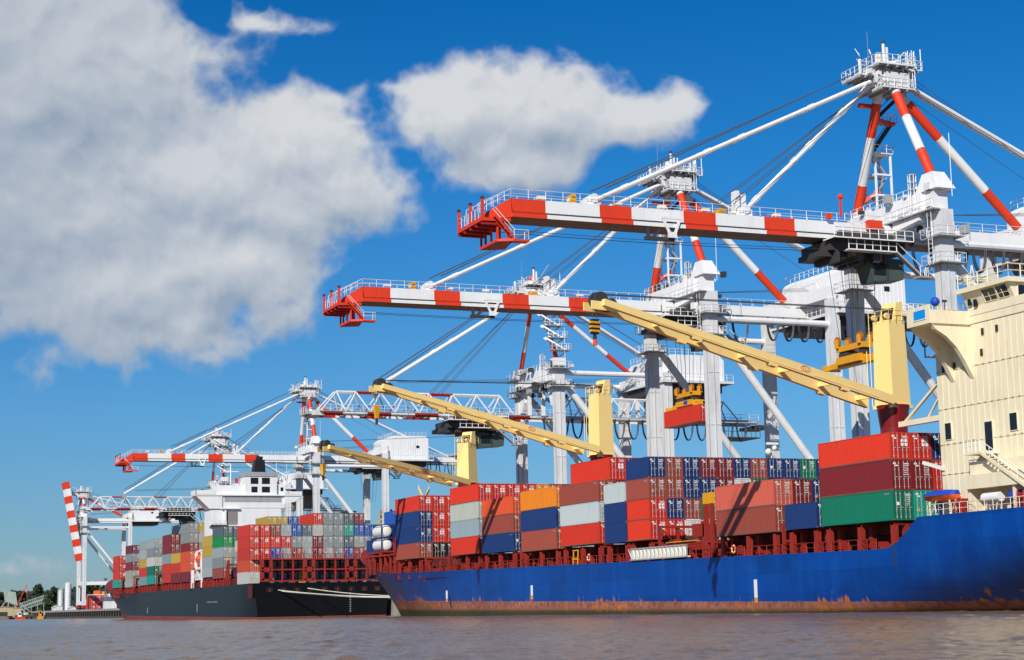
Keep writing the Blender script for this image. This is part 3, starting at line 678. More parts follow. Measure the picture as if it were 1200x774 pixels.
# wheelhouse with tilted windows
wh=MB(); zw=26.0; zt=28.55
wh.prism([(97.95,zw),(97.95,26.75),(97.35,27.98),(122,27.98),(122,zw)],'y',123.6,130.2,HCREAM)
wh.box(97.0,122,123.2,130.6,28.0,28.42,HCREAM)
wh.build('wheelhouse',dh)
for i,(ya,yb) in enumerate(((127.4,125.8),(125.5,124.1))):
    f=MB()
    def wp(y,t,o): # on tilted face
        x=97.94-.58*t; z=26.78+1.17*t; n=Vector((-.9,0,-.43)); p=Vector((x,y,z))+n*o; return tuple(p)
    f.hexa([wp(ya,.12,.0),wp(yb,.12,.0),wp(yb,.95,.0),wp(ya,.95,.0),wp(ya,.12,.03),wp(yb,.12,.03),wp(yb,.95,.03),wp(ya,.95,.03)],GLASS)
    o=f.build('window',dh)
    r=MB(); r.tube(wp(ya,.1,.05),wp(yb,.1,.05),.045,HCREAM,4); r.tube(wp(ya,.1,.05),wp(ya,.97,.05),.05,HCREAM,4); r.tube(wp((ya+yb)/2,.1,.05),wp((ya+yb)/2,.75,.05),.03,HCREAM,4); r.tube(wp(ya,.45,.05),wp(yb,.45,.05),.03,LAMP,4)
    r.build('window_frame',o)
for k in range(8):
    f=MB(); xa=98.3+k*2.7; f.box(xa,xa+2.1,123.53,123.59,26.85,27.75,GLASS); o=f.build('window',dh); r=MB(); r.box(xa-.08,xa,123.5,123.59,26.7,27.9,HCREAM); r.box(xa+1.0,xa+1.08,123.5,123.529,26.85,27.75,LAMP); r.build('window_frame',o)
for (y,z,hw,hh) in ((129.5,27.2,.2,.3),(128.7,27.0,.2,.32)):
    f=MB(); f.box(97.6,97.8,y-hw,y+hw,z-hh,z+hh,GLASS); f.build('window',dh)
b=MB(); b.rail([(97.2,130.4,28.42),(97.2,123.3,28.42),(121.5,123.3,28.42)],HCREAM,h=1.15,step=1.3,r=.055); b.rail([(97.3,130.5,28.42),(121.5,130.5,28.42)],HCREAM,h=1.15,step=1.8,r=.055)
b.tube((98.2,130.2,28.4),(98.2,129.6,30.6),.07,HCREAM,5); b.tube((98.2,129,28.4),(98.2,129.6,30.6),.05,HCREAM,5); b.box(97.7,98.8,128.0,129.0,29.3,29.4,HCREAM)
for x in (106,107.2): b.tube((x,126,28.4),(x,126,33),.18,HCREAM,6)
b.rail([(93.8,133.2,26.6),(97.9,133.2,26.6)],HCREAM,h=.9,step=.5,r=.04)
# slender signal mast behind wing
b.build('roof_railing_and_masts',dh)
for i,(y,z,hw,hh) in enumerate([(134.0,16.15,.42,.72),(124.75,16.1,.46,.72),(121.6,16.1,.46,.72)]):
    f=MB(); f.box(97.9,98.01,y-hw-.07,y+hw+.07,z-hh-.07,z+hh+.07,HCREAM); o=f.build('window_frame',dh); f=MB(); f.box(97.87,97.899,y-hw,y+hw,z-hh,z+hh,GLASS); f.build('pane',o)
for (y,z) in ((134.3,21.8),(132.6,21.9),(128.6,22.6),(128.3,24.4),(126.3,24.4)):
    f=MB(); f.box(97.88,98.01,y-.13,y+.13,z-.3,z+.3,GLASS); f.build('small_port',dh)
f=MB(); f.box(97.86,98.02,127.55,128.75,13.8,16.5,HCREAM); o=f.build('doorway_frame',dh); f=MB(); f.box(97.83,97.859,127.65,128.65,13.9,16.42,GLASS); f.build('doorway',o)
b=MB(); b.box(96.2,97.95,126.9,129.6,13.55,13.75,HCREAM); b.rail([(96.25,129.6,13.75),(96.25,127.4,13.75)],WHITE,h=1.1,step=.6,r=.04)
# stairs down toward the stern
n=14; p0=Vector((96.6,127.2,13.6)); p1=Vector((96.6,121.2,10.2))
for s_ in (-.45,.45): b.beam(p0+Vector((s_,0,0)),p1+Vector((s_,0,0)),.08,.28,HCREAM)
for i in range(n): c=p0+(p1-p0)*(i+.5)/n; b.box(c.x-.42,c.x+.42,c.y-.12,c.y+.12,c.z-.02,c.z+.04,HCREAM)
b.path([p0+Vector((-.45,0,1.1)),p1+Vector((-.45,0,1.1))],.04,WHITE); b.path([p0+Vector((-.45,0,.6)),p1+Vector((-.45,0,.6))],.03,WHITE)
for i in range(6): c=p0+(p1-p0)*i/5; b.tube((c.x-.45,c.y,c.z),(c.x-.45,c.y,c.z+1.1),.03,WHITE,4)
b.build('outside_stair',dh)
b=MB(); b.box(96.3,97.99,112,130.0,10.6,11.8,HCREAM); b.box(97.1,97.99,112,130.1,11.8,13.0,HCREAM); b.box(96.6,97.95,129.5,129.9,8.6,10.6,HCREAM)
for y in (123.5,117): b.box(96.5,96.75,y-.12,y+.12,8.6,10.6,HCREAM)
b.build('balcony_box',dh)
b=MB()   # projecting support davit beam from the house front toward the crane
b.box(98.4,99.0,135.4,142.4,17.35,17.85,HCREAM); b.beam((98.7,135.4,21.3),(98.7,141.6,17.8),.24,.24,HCREAM); b.beam((98.7,135.4,20.2),(98.7,138,17.8),.18,.18,HCREAM); b.beam((97.6,137.6,13.6),(98,134.9,12.8),.3,.3,LAMP)
b.build('boom_rest',dh,kind='stuff')
# poop deck gear
b=MB(); b.rail([(96.3,135.5,8.6),(96.3,112,8.5)],LAMP,h=1.0,step=1.2,r=.035); b.build('poop_railing',S1)
o=empty('rescue_boat',(96.8,135,10.4),'orange rescue boat under a blue cover on the poop rail beside the teal container','boat')
b=MB()
secs=[(136.9,.12,.10),(136.0,.6,.45),(134.8,.78,.6),(133.2,.78,.6),(132.3,.6,.5),(131.9,.3,.35)]
for (ya,wa,ha),(yb,wb,hb_) in zip(secs,secs[1:]):
    b.hexa([(97-wa*.4,ya,10.2-ha*.6),(97+wa*.4,ya,10.2-ha*.6),(97+wb*.4,yb,10.2-hb_*.6),(97-wb*.4,yb,10.2-hb_*.6),(97-wa,ya,10.35),(97+wa,ya,10.35),(97+wb,yb,10.35),(97-wb,yb,10.35)],ORNG)
b.build('boat_hull',o,smooth=True)
b=MB()
for (ya,wa,ha),(yb,wb,hb_) in zip(secs,secs[1:]):
    b.hexa([(97-wa*1.03,ya,10.35),(97+wa*1.03,ya,10.35),(97+wb*1.03,yb,10.35),(97-wb*1.03,yb,10.35),(97-wa*.5,ya,10.5+ha*.55),(97+wa*.5,ya,10.5+ha*.55),(97+wb*.5,yb,10.5+hb_*.55),(97-wb*.5,yb,10.5+hb_*.55)],BLUEC)
b.build('boat_cover',o,smooth=True)
b=MB()
for y in (132.6,135.6): b.tube((96.6,y,8.5),(96.6,y,9.9),.07,HCREAM,5); b.tube((97.4,y,8.5),(97,y,9.9),.07,HCREAM,5); b.tube((96.6,y,8.5),(96.6,y-1,9.9),.05,HCREAM,5)
b.build('boat_cradle',o,kind='stuff')
o=empty('life_raft',(96.8,127,9.4),'white life raft canister on a stand at the blue ship poop rail','life raft')
b=MB(); b.tube((96.8,125.6,9.75),(96.8,127.9,9.75),.42,WHITE,12); b.build('raft_canister',o,smooth=True); b=MB(); 
for y in (126,127.5): b.tube((96.5,y,8.5),(96.7,y,9.4),.05,LAMP,5); b.tube((97.1,y,8.5),(96.9,y,9.4),.05,LAMP,5)
b.build('raft_stand',o,kind='stuff')
for (y,lb) in ((131.2,'small red hose reel housing on the poop near the deckhouse foot'),(122.6,'large red winch box at the right edge of the poop')):
    o=empty('deck_locker',(97,y,8.5),lb,'deck locker'); b=MB(); b.box(96.6,97.4,y-.45,y+.45,8.5,9.9,DECKRED); b.build('locker_body',o); b=MB(); b.box(96.55,96.6,y-.2,y+.2,8.8,9.7,DARKDK); b.tube((96.5,y-.35,8.5),(96.5,y-.35,10.1),.05,RED,5); b.tube((96.5,y+.5,8.5),(96.5,y+.5,10.1),.05,RED,5); b.build('locker_door',o)
b=MB(); b.box(96.8,97.8,123.4,124.6,9.5,10.2,BLUEC); b.box(96.9,97.7,123.5,124.5,8.5,9.5,STEEL); b.build('covered_winch',label='blue covered winch beside the white life raft on the poop',cat='winch')
# ---------------------------------------------------------------- deck cranes of the blue ship
def deck_crane(mx,my,zr,zt,tip,label,pedz,hook,zped):
    o=empty('deck_crane',(mx,my,zped),label,'deck crane','cream deck cranes of the blue ship')
    b=MB(); b.tube((mx,my,zped),(mx,my,pedz-2.4),1.42,MAROON,20); b.tube((mx,my,pedz-2.4),(mx,my,pedz-.2),1.42,MAROON,20,r2=1.7); b.tube((mx,my,pedz-.2),(mx,my,pedz),1.75,MAROON,20)
    b.build('pedestal',o,smooth=True)
    T=Vector(tip); R0=Vector((mx,my,zr)); d=(T-R0); dh_=Vector((d.x,d.y,0)).normalized(); sd=Vector((-dh_.y,dh_.x,0))
    def P(u,s,z): v=Vector((mx,my,0))+dh_*u+sd*s; return (v.x,v.y,z)
    b=MB(); w0,w1=1.3,1.15
    b.hexa([P(w0,-w0,pedz),P(-w0,-w0,pedz),P(-w0,w0,pedz),P(w0,w0,pedz),P(w1,-w1,zt),P(-w1,-w1,zt),P(-w1,w1,zt),P(w1,w1,zt)],CREAM)
    b.hexa([P(w0+.15,-w0-.15,pedz-.35),P(-w0-.15,-w0-.15,pedz-.35),P(-w0-.15,w0+.15,pedz-.35),P(w0+.15,w0+.15,pedz-.35),P(w0+.15,-w0-.15,pedz+.02),P(-w0-.15,-w0-.15,pedz+.02),P(-w0-.15,w0+.15,pedz+.02),P(w0+.15,w0+.15,pedz+.02)],CREAM)
    b.build('tower',o)
    b=MB()   # head bracket
    for s in (-.9,.9): b.hexa([P(.3,s-.15,zt),P(-1.2,s-.15,zt),P(-1.2,s+.15,zt),P(.3,s+.15,zt),P(-.2,s-.12,zt+1.9),P(-1.1,s-.12,zt+2.1),P(-1.1,s+.12,zt+2.1),P(-.2,s+.12,zt+1.9)],CREAM)
    b.hexa([P(-.1,-1.0,zt+1.2),P(-1.1,-1.0,zt+1.2),P(-1.1,1.0,zt+1.2),P(-.1,1.0,zt+1.2),P(-.3,-1,zt+2.0),P(-1,-1,zt+2.0),P(-1,1,zt+2),P(-.3,1,zt+2)],CREAM)
    b.build('head_bracket',o)
    b=MB(); 
    for s in (-.55,0,.55): b.tube(P(-.2,s-.12,zt+.9),P(-.2,s+.12,zt+.9),.55,STEEL,12)
    for s in (-.9,.9): b.tube(P(1.15,s-.15,zt+.4),P(1.15,s+.15,zt+.4),.34,CREAM,10)
    b.build('head_sheave',o)
    b=MB(); b.rail([P(w1+.3,-w1-.3,zt),P(w1+.3,w1+.3,zt),P(-w1-.3,w1+.3,zt)],CREAM,h=1.0,step=1,r=.04); b.box(mx-.9,mx-.5,my-w0-.35,my-w0,pedz,pedz+.1,CREAM)
    b.tube(P(w1+.2,-w1-.4,pedz),P(w1+.2,-w1-.4,zt),.05,CREAM,4); b.tube(P(w1+.2,-w1-.9,pedz+1),P(w1+.2,-w1-.9,zt-3),.05,CREAM,4)
    b.build('tower_rails_and_ladder',o)
    # twin beam jib, wide at the heel and joined at the tip
    n=18; H0,H1=1.0,.62
    heel=R0+dh_*1.9; j=MB(); dirv=(T-heel).normalized(); upv=sd.cross(dirv); upv=upv if upv.z>0 else -upv
    def Q(t,s,h): v=heel+(T-heel)*t+sd*s+upv*h; return v
    def half(t): return 1.85*(1-t)+.85*t
    def hh(t): return interp(t,[(0,.9),(.12,H0),(.55,.88),(1,H1)])
    for sg in (-1,1):
        for i in range(n):
            t0,t1=i/n,(i+1)/n; w=.24
            c=[]
            for t in (t0,t1):
                s=sg*half(t); c.append([Q(t,s-w,-hh(t)*.5),Q(t,s+w,-hh(t)*.5),Q(t,s+w,hh(t)*.5),Q(t,s-w,hh(t)*.5)])
            A_,B_=c; j.hexa([A_[0],A_[1],B_[1],B_[0],A_[3],A_[2],B_[2],B_[3]],CREAM)
    o_=j.build('jib_beam',o)
    for t in (.05,.2,.35,.5,.65,.8,.97):
        c=MB(); s=half(t); c.beam(Q(t,-s,.12),Q(t,s,.12),.3,hh(t)*.5,CREAM); c.build('jib_crosspiece',o)
    for t in (.18,.44,.70):   # rest brackets hanging below
        c=MB(); s=half(t)
        for sg in (-1,1): 
            a=Q(t-.016,sg*s,-hh(t)*.5); e=Q(t+.016,sg*s,-hh(t)*.5); m1=Q(t-.010,sg*s,-hh(t)*.5-.26); m2=Q(t+.012,sg*s,-hh(t)*.5-.26); w=sd*.3
            c.hexa([m1-w,m1+w,m2+w,m2-w,a-w,a+w,e+w,e-w],CREAM)
        c.build('jib_rest_bracket',o,kind='stuff')
    c=MB()   # pressed panel edges along the side that faces the water
    for sg in (-1,1):
        for (ta,tb) in ((.06,.30),(.34,.58),(.62,.86)):
            c.beam(Q(ta,sg*half(ta)+sg*.26,-hh(ta)*.28),Q(tb,sg*half(tb)+sg*.26,-hh(tb)*.28),.04,.09,CREAM)
    c.build('jib_panel_edge',o)
    c=MB(); k=Q(.33,0,.05)
    for sg in (-1,1):
        for t in (.315,.345): pass
        s=half(.33)+.255; pts=[]
        for i in range(13): a=2*math.pi*i/12; pts.append(Q(.33+.017*math.cos(a),sg*s,.1+.28*math.sin(a)))
        for i in range(12): c.beam(pts[i],pts[i+1],.03,.09,PINK)
        for a in (-.008,0,.008): c.beam(Q(.33+a,sg*s,-.08),Q(.33+a,sg*s,.26),.03,.1,PINK)
    c.build('oval_maker_mark',o)
    c=MB()
    for s in (-.35,.35): c.tube(tuple(Q(1.0,s-.22,.35)),tuple(Q(1.0,s+.22,.35)),.75,STEEL,14); c.tube(tuple(Q(.965,s-.22,.2)),tuple(Q(.965,s+.22,.2)),.6,STEEL,14)
    c.build('tip_sheave',o)
    c=MB(); c.beam(Q(.95,-.75,0),Q(1.03,-.6,-.5),.12,.8,CREAM); c.beam(Q(.95,.75,0),Q(1.03,.6,-.5),.12,.8,CREAM); c.build('tip_cheek',o)
    c=MB()
    for s in (-.4,-.15,.15,.4): c.tube(P(-.2,s,zt+1.3),tuple(Q(1.0,s,.9)),.022,ROPE,4,cap=False)
    c.build('luffing_ropes',o)
    tp=Q(1.01,0,-.3); hz=tp.z-hook; c=MB()
    for s in (-.3,.3): v=tp+sd*s; c.tube(tuple(v),(v.x,v.y,hz+.9),.03,ROPE,4,cap=False)
    c.build('hoist_rope',o)
    c=MB()
    u=dh_
    if hook<3:
        for i in range(7):
            z0=hz-.7+i*.2; c.hexa([tuple(Vector((tp.x,tp.y,z0))+sd*a*.2+u*e*(.5 if 0<i<6 else .36)) for a,e in ((-1,-1),(1,-1),(1,1),(-1,1))]+[tuple(Vector((tp.x,tp.y,z0+.2))+sd*a*.2+u*e*(.5 if 0<i<6 else .36)) for a,e in ((-1,-1),(1,-1),(1,1),(-1,1))],YEL if i%2 else BLACK)
        c.tube((tp.x,tp.y,hz-1.2),(tp.x,tp.y,hz-.7),.18,BLACK,8)
        c.tube((tp.x,tp.y,hz-1.75),(tp.x,tp.y,hz-1.2),.24,RED,8,r2=.18); c.build('hook_block',o)
    else:
        c.hexa([tuple(Vector((tp.x,tp.y,hz-.9))+sd*a*.2+u*e*.2) for a,e in ((-1,-1),(1,-1),(1,1),(-1,1))]+[tuple(Vector((tp.x,tp.y,hz+.8))+sd*a*.25+u*e*.42) for a,e in ((-1,-1),(1,-1),(1,1),(-1,1))],YEL)
        c.tube((tp.x,tp.y,hz-1.7),(tp.x,tp.y,hz-.9),.18,BLACK,8); c.build('hook_block',o)
    return o
deck_crane(108.2,157.4,21.6,30.2,(70.6,149.4,29.1),'nearest cream deck crane on maroon pedestal, jib tip above the striped hook block',21.3,2.0,8.4)
deck_crane(109.4,231.6,23.0,31.2,(73.5,223.6,30.3),'middle cream deck crane of the blue ship with its jib swung out left',22.4,2.4+.7,8.4)
deck_crane(110.2,287.4,22.3,29.2,(79.0,267.5,26.3),'farthest cream deck crane of the blue ship beside the foremost stacks',22.4,3.2,8.4)
# little fittings on top of the cargo
b=MB(); zz=19.0; b.tube((117.4,198,16),(117.4,198,20.3),.08,LAMP,5); b.sphere((117.0,198,20.1),.45,LAMP,8,5); b.sphere((117.9,198,20.6),.35,WHITE,8,5); b.box(116.8,118.4,197.8,198.2,21.0,21.3,WHITE); b.build('satellite_mast',label='small mast with pale domes above the green container',cat='mast')
b=MB()
for s in (-1,1): b.beam((101.8,286,19.2),(101.8+s*.9,286,21.2),.35,.3,CREAM); b.tube((101.8+s*.9,286,21.2),(101.8+s*.9,286,21.9),.08,CREAM,5)
b.box(101.2,102.4,285.8,286.2,17.5,19.3,CREAM); b.build('forked_rest',label='cream forked boom rest peeping over the foremost red container',cat='boom rest')
# ================================================================ BLACK SHIP: structures
b=MB()   # stern frame: red two storey lattice with openings
x0,x1=100.3,129.6; y=389.6; zA,zB,zC=7.9,10.4,12.7
for z in (zA,zB,zC): b.box(x0,x1,y-.25,y+.25,z-.16,z+.16,DECKRED)
for i in range(13): x=x0+i*(x1-x0)/12; b.box(x-.16,x+.16,y-.22,y+.22,zA,zC,DECKRED)
for i in (0,4,8,11.6):
    xa=x0+i*(x1-x0)/12; xb=xa+2.5 if i else xa+2.6
    b.box(xa,xa+.7,y-.2,y+.2,zA,zC,DECKRED); b.box(xb-.6,xb+.1,y-.2,y+.2,zA,zC,DECKRED); b.box(xa,xb,y-.2,y+.2,zB-.5,zB+.5,DECKRED); b.box(xa,xb,y-.2,y+.2,zA,zA+.5,DECKRED)
b.rail([(x0,y,zC+.1),(x1,y,zC+.1)],DECKRED,h=1.0,step=1.2,r=.05)
for i in range(24):
    x=x0+.6+i*1.22; b.beam((x,y+.6,zC),(x+(1.1 if i%2 else -1.1),y+1.4,zC+2.4),.07,.07,RED)
b.build('stern_frame',S2)
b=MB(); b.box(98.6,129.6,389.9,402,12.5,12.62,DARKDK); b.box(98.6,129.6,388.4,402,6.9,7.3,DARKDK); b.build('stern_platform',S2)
# mooring openings in the transom, their inner shade painted as near-black panels
b=MB()
for i in range(9): x=101.2+i*3.1; b.box(x,x+1.5,387.86,388.05,5.4,6.5,paint('mooring_shade',(.004,.004,.005),.8,.2)); b.box(x+.6,x+.8,387.8,388.0,5.5,6.2,DECKRED)
b.box(98.01-.1,98.2,388.6,391.6,4.2,7.0,DARKDK); b.build('mooring_opening',S2,kind='stuff')
def dz2(Y): return interp(Y,[(388,7.45),(550,7.3),(575,8.4)])
for y0,y1 in ((415.9,426.8),(427,438),(452.2,463.2),(463.6,474.6),(475.3,486.3),(497.4,507.8),(508.6,519),(530.3,540.7),(551.2,561.6)):
    for y in (y0+.4,(y0*2+y1)/3,(y0+2*y1)/3,y1-.4):
        p=MB(); p.box(98.2,98.8,y-.35,y+.35,6.3,9.25,DECKRED); p.box(98.2,99.8,y-.4,y+.4,8.95,9.3,DECKRED); p.build('container_stanchion',S2)
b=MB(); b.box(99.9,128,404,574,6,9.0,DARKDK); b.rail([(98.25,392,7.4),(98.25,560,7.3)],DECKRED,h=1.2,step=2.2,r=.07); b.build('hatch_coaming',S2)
for y in (414.2,439,450.2,486.9,496.6,519.6,529.4,541.3,550.4): lash(y,98.6,129,7.2,12.2,'lashing_bridge',S2,DECKRED,step=2.43)
b=MB()
for y in (486.6,519.4,486.9,413): b.box(98.4,98.9,y-.3,y+.3,7,13.2,DECKRED); b.sphere((98.6,y,13.4),.4,YEL,6,4)
b.build('ventilator_post',S2)
# deckhouse 2
d2=empty('deckhouse',(114,445,7),'white deckhouse of the black ship with wide bridge and black funnel','deckhouse')
b=MB(); b.box(101.8,119.8,445,452,7,27.2,WHITE); b.box(101.2,106,444.2,446,22.6,22.9,WHITE)
b.build('house_block',d2)
b=MB(); b.box(104.6,120.6,444.9,452,27.2,30.2,WHITE); b.box(105.2,119.9,444.84,444.9,28.7,30.0,GREY)
b.box(97.8,125.2,444.4,450.5,30.25,30.55,WHITE); b.prism([(97.8,30.3),(101.3,27.0),(104.6,27.0),(104.6,30.3)],'y',444.6,449.8,WHITE); b.prism([(125.2,30.3),(123.4,28.8),(120.6,28.2),(120.6,30.3)],'y',444.6,449.8,WHITE)
b.box(97.8,103,444.4,444.55,30.5,31.6,WHITE); b.box(97.8,97.95,444.4,450,30.5,31.6,WHITE); b.box(122,125.2,444.4,444.55,30.5,31.4,WHITE)
b.build('bridge_deck',d2)
b=MB(); b.box(103.6,119.6,446.2,451.8,30.55,33.0,WHITE); b.box(110.6,118.8,445.2,451.5,30.55,35.2,WHITE); b.box(110.4,119.0,445.0,451.6,35.2,36.3,GREY); b.box(119.0,121.2,445.8,451,30.55,33.2,WHITE); b.build('upper_house',d2)
for (x,z,w,h) in ((112.0,34.1,1.9,1.5),(114.9,34.1,2.0,1.5),(112.2,31.9,1.5,1.4),(114.9,31.9,2.0,1.4)):
    f=MB(); f.box(x,x+w,445.1,445.25,z-h/2,z+h/2,GLASS); f.box(x-.06,x+w+.06,445.15,445.23,z-h/2-.06,z+h/2+.06,GREY); f.build('louvre_window',d2)
f=MB(); f.box(119.9,120.6,445.7,445.85,31.6,32.5,GLASS); f.build('small_window',d2)
b=MB(); b.hexa([(113.2,446.5,36.2),(116.2,446.5,36.2),(116.2,449.5,36.2),(113.2,449.5,36.2),(113.6,446.6,39.6),(116.0,446.6,39.6),(116.0,449.3,39.6),(113.6,449.3,39.6)],BLACK); b.tube((114.2,447.5,39.5),(114.5,447.2,40.6),.45,BLACK,8); b.tube((115.3,448.4,39.5),(115.6,448.1,40.5),.4,BLACK,8); b.build('funnel',d2)
b=MB()   # open galleries left of the front; flat dark panels carry their shade
for (z0_,z1_) in ((22.9,26.3),(17.5,21.2)):
    b.box(105.6,108.6,444.93,445.02,z0_,z1_,paint('gallery_shade',(.23,.21,.2),.8,.3)); b.box(105.2,105.6,444.4,444.9,z0_,z1_+.3,WHITE); b.box(101.5,109,444.2,445,z0_-.3,z0_,WHITE)
b.box(104.2,109,444.3,444.95,26.9,27.2,WHITE)
b.box(119.85,124.4,444.6,449,24.6,24.9,WHITE); b.rail([(120,444.6,24.9),(124.3,444.6,24.9)],WHITE,h=1,step=1.2,r=.06); b.box(124.1,124.4,444.6,445,24.9,28.9,WHITE); b.rail([(101.5,444.2,22.9),(105.6,444.2,22.9)],WHITE,h=1,step=1,r=.06)
b.build('open_gallery',d2,kind='stuff')
b=MB(); b.rail([(103.6,446.2,33.0),(110.4,446.2,33.0)],WHITE,h=1,step=1.2,r=.05); b.tube((107.5,448,33),(107.5,448,38.6),.16,WHITE,6); b.box(105.6,109.6,447.9,448.1,36.5,36.7,WHITE); b.box(117.2,121.2,447,447.2,38.9,39.05,STEEL); b.tube((119.2,447.1,36),(119.2,447.1,39),.08,WHITE,5)
b.tube((121.6,446,33.5),(121.6,446,38.5),.06,WHITE,5); b.sphere((119.9,446,34.6),.5,WHITE,8,6); b.sphere((119.4,446,33.6),.35,RED,6,5); b.box(108.1,108.9,445.9,446.1,33.6,34.8,RED); b.build('masts_and_aerials',d2)
b=MB(); b.sphere((99.6,445,31.4),.5,STEEL,6,5); b.build('wing_light',d2)
# lifeboat with davits
o=empty('lifeboat',(99,442.5,13.5),'orange lifeboat in white davits on the black ship side','lifeboat')
b=MB(); secs=[(446.6,.2,.3),(445.6,1.0,.9),(444,1.35,1.25),(442,1.35,1.25),(440.4,1.0,.9),(439.6,.2,.3)]
for (ya,wa,ha),(yb,wb,hb_) in zip(secs,secs[1:]):
    for k in range(8):
        a0=math.pi*2*k/8; a1=math.pi*2*(k+1)/8
        b.face([(99+wa*math.cos(a0),ya,14.4+ha*math.sin(a0)),(99+wa*math.cos(a1),ya,14.4+ha*math.sin(a1)),(99+wb*math.cos(a1),yb,14.4+hb_*math.sin(a1)),(99+wb*math.cos(a0),yb,14.4+hb_*math.sin(a0))],ORNG)
b.build('lifeboat_hull',o)
b=MB()
for y in (439.8,446.2):
    b.beam((100.4,y,7.2),(98.2,y,12.9),.5,.5,WHITE); b.beam((98.2,y,12.9),(98.6,y,16.4),.4,.5,WHITE); b.beam((98.6,y,16.4),(100.4,y,16.9),.4,.4,WHITE)
b.box(98.3,99.2,439.4,446.6,11.9,12.5,WHITE); b.box(98.3,99.2,439.4,446.6,9.3,9.7,WHITE); b.rail([(98.2,439.4,9.7),(98.2,446.6,9.7)],WHITE,h=1.1,step=1,r=.06)
b.box(98.1,98.7,449.6,450.6,6.8,11.9,WHITE); b.box(98.1,98.7,438.8,439.5,6.8,11.9,WHITE); b.build('davit',o)
# dome and mast at the black bow
b=MB(); b.tube((106,566,9),(106,566,19.5),1.1,WHITE,10); b.sphere((107.6,566,21.2),2.3,WHITE,12,6,(1,1,.6)); b.box(103.5,109,564.6,567,17,19,WHITE); b.build('foremast_housing',S2)
# mooring ropes from the black ship stern to the quay
def sag(a,c,s,n=14):
    a=Vector(a); c=Vector(c); return [a+(c-a)*i/n+Vector((0,0,-4*s*(i/n)*(1-i/n))) for i in range(n+1)]
for i,(a,c,lb) in enumerate((((103.8,387.8,5.9),(131.5,345,3.9),'upper white mooring rope from the left part of the black stern'),((110.5,387.8,6.2),(131.6,347,3.95),'white mooring rope leaving the middle of the black stern'),((104.6,387.8,5.6),(131.8,343,3.85),'lowest white mooring rope of the black stern'))):
    b=MB(); b.path(sag(a,c,.9),.10,ROPEW,6); b.build('mooring_rope',label=lb,cat='rope',group='mooring ropes of the black ship')
# quay edge clutter seen between the two ships
def bollard(x,y,lb):
    o=empty('bollard',(x,y,3.5),lb,'bollard'); b=MB(); b.tube((x,y,3.5),(x,y,4.3),.4,YEL,10); b.tube((x,y,4.3),(x,y,4.6),.6,YEL,10); b.build('bollard_post',o)
bollard(131.5,345,'yellow bollard on the quay ahead of the blue bow')
bollard(131.3,366,'yellow bollard on the quay under the black stern')
for (x,y,c,lb) in ((134,352,DECKRED,'red rail clamp bogie on the quay between the two ships'),(137,362,YEL,'yellow rail bogie on the quay between the two ships')):
    o=empty('bogie',(x,y,3.5),lb,'bogie'); b=MB(); b.hexa([(x-1,y-3,4.4),(x+1,y-3,4.4),(x+1,y+3,4.4),(x-1,y+3,4.4),(x-.8,y-1,6.6),(x+.8,y-1,6.6),(x+.8,y+1,6.6),(x-.8,y+1,6.6)],c); b.build('bogie_frame',o)
    for k in (-2.2,-.8,.8,2.2):
        b=MB(); b.tube((x-.35,y+k,4.0),(x+.35,y+k,4.0),.5,STEEL,12); b.build('wheel',o)
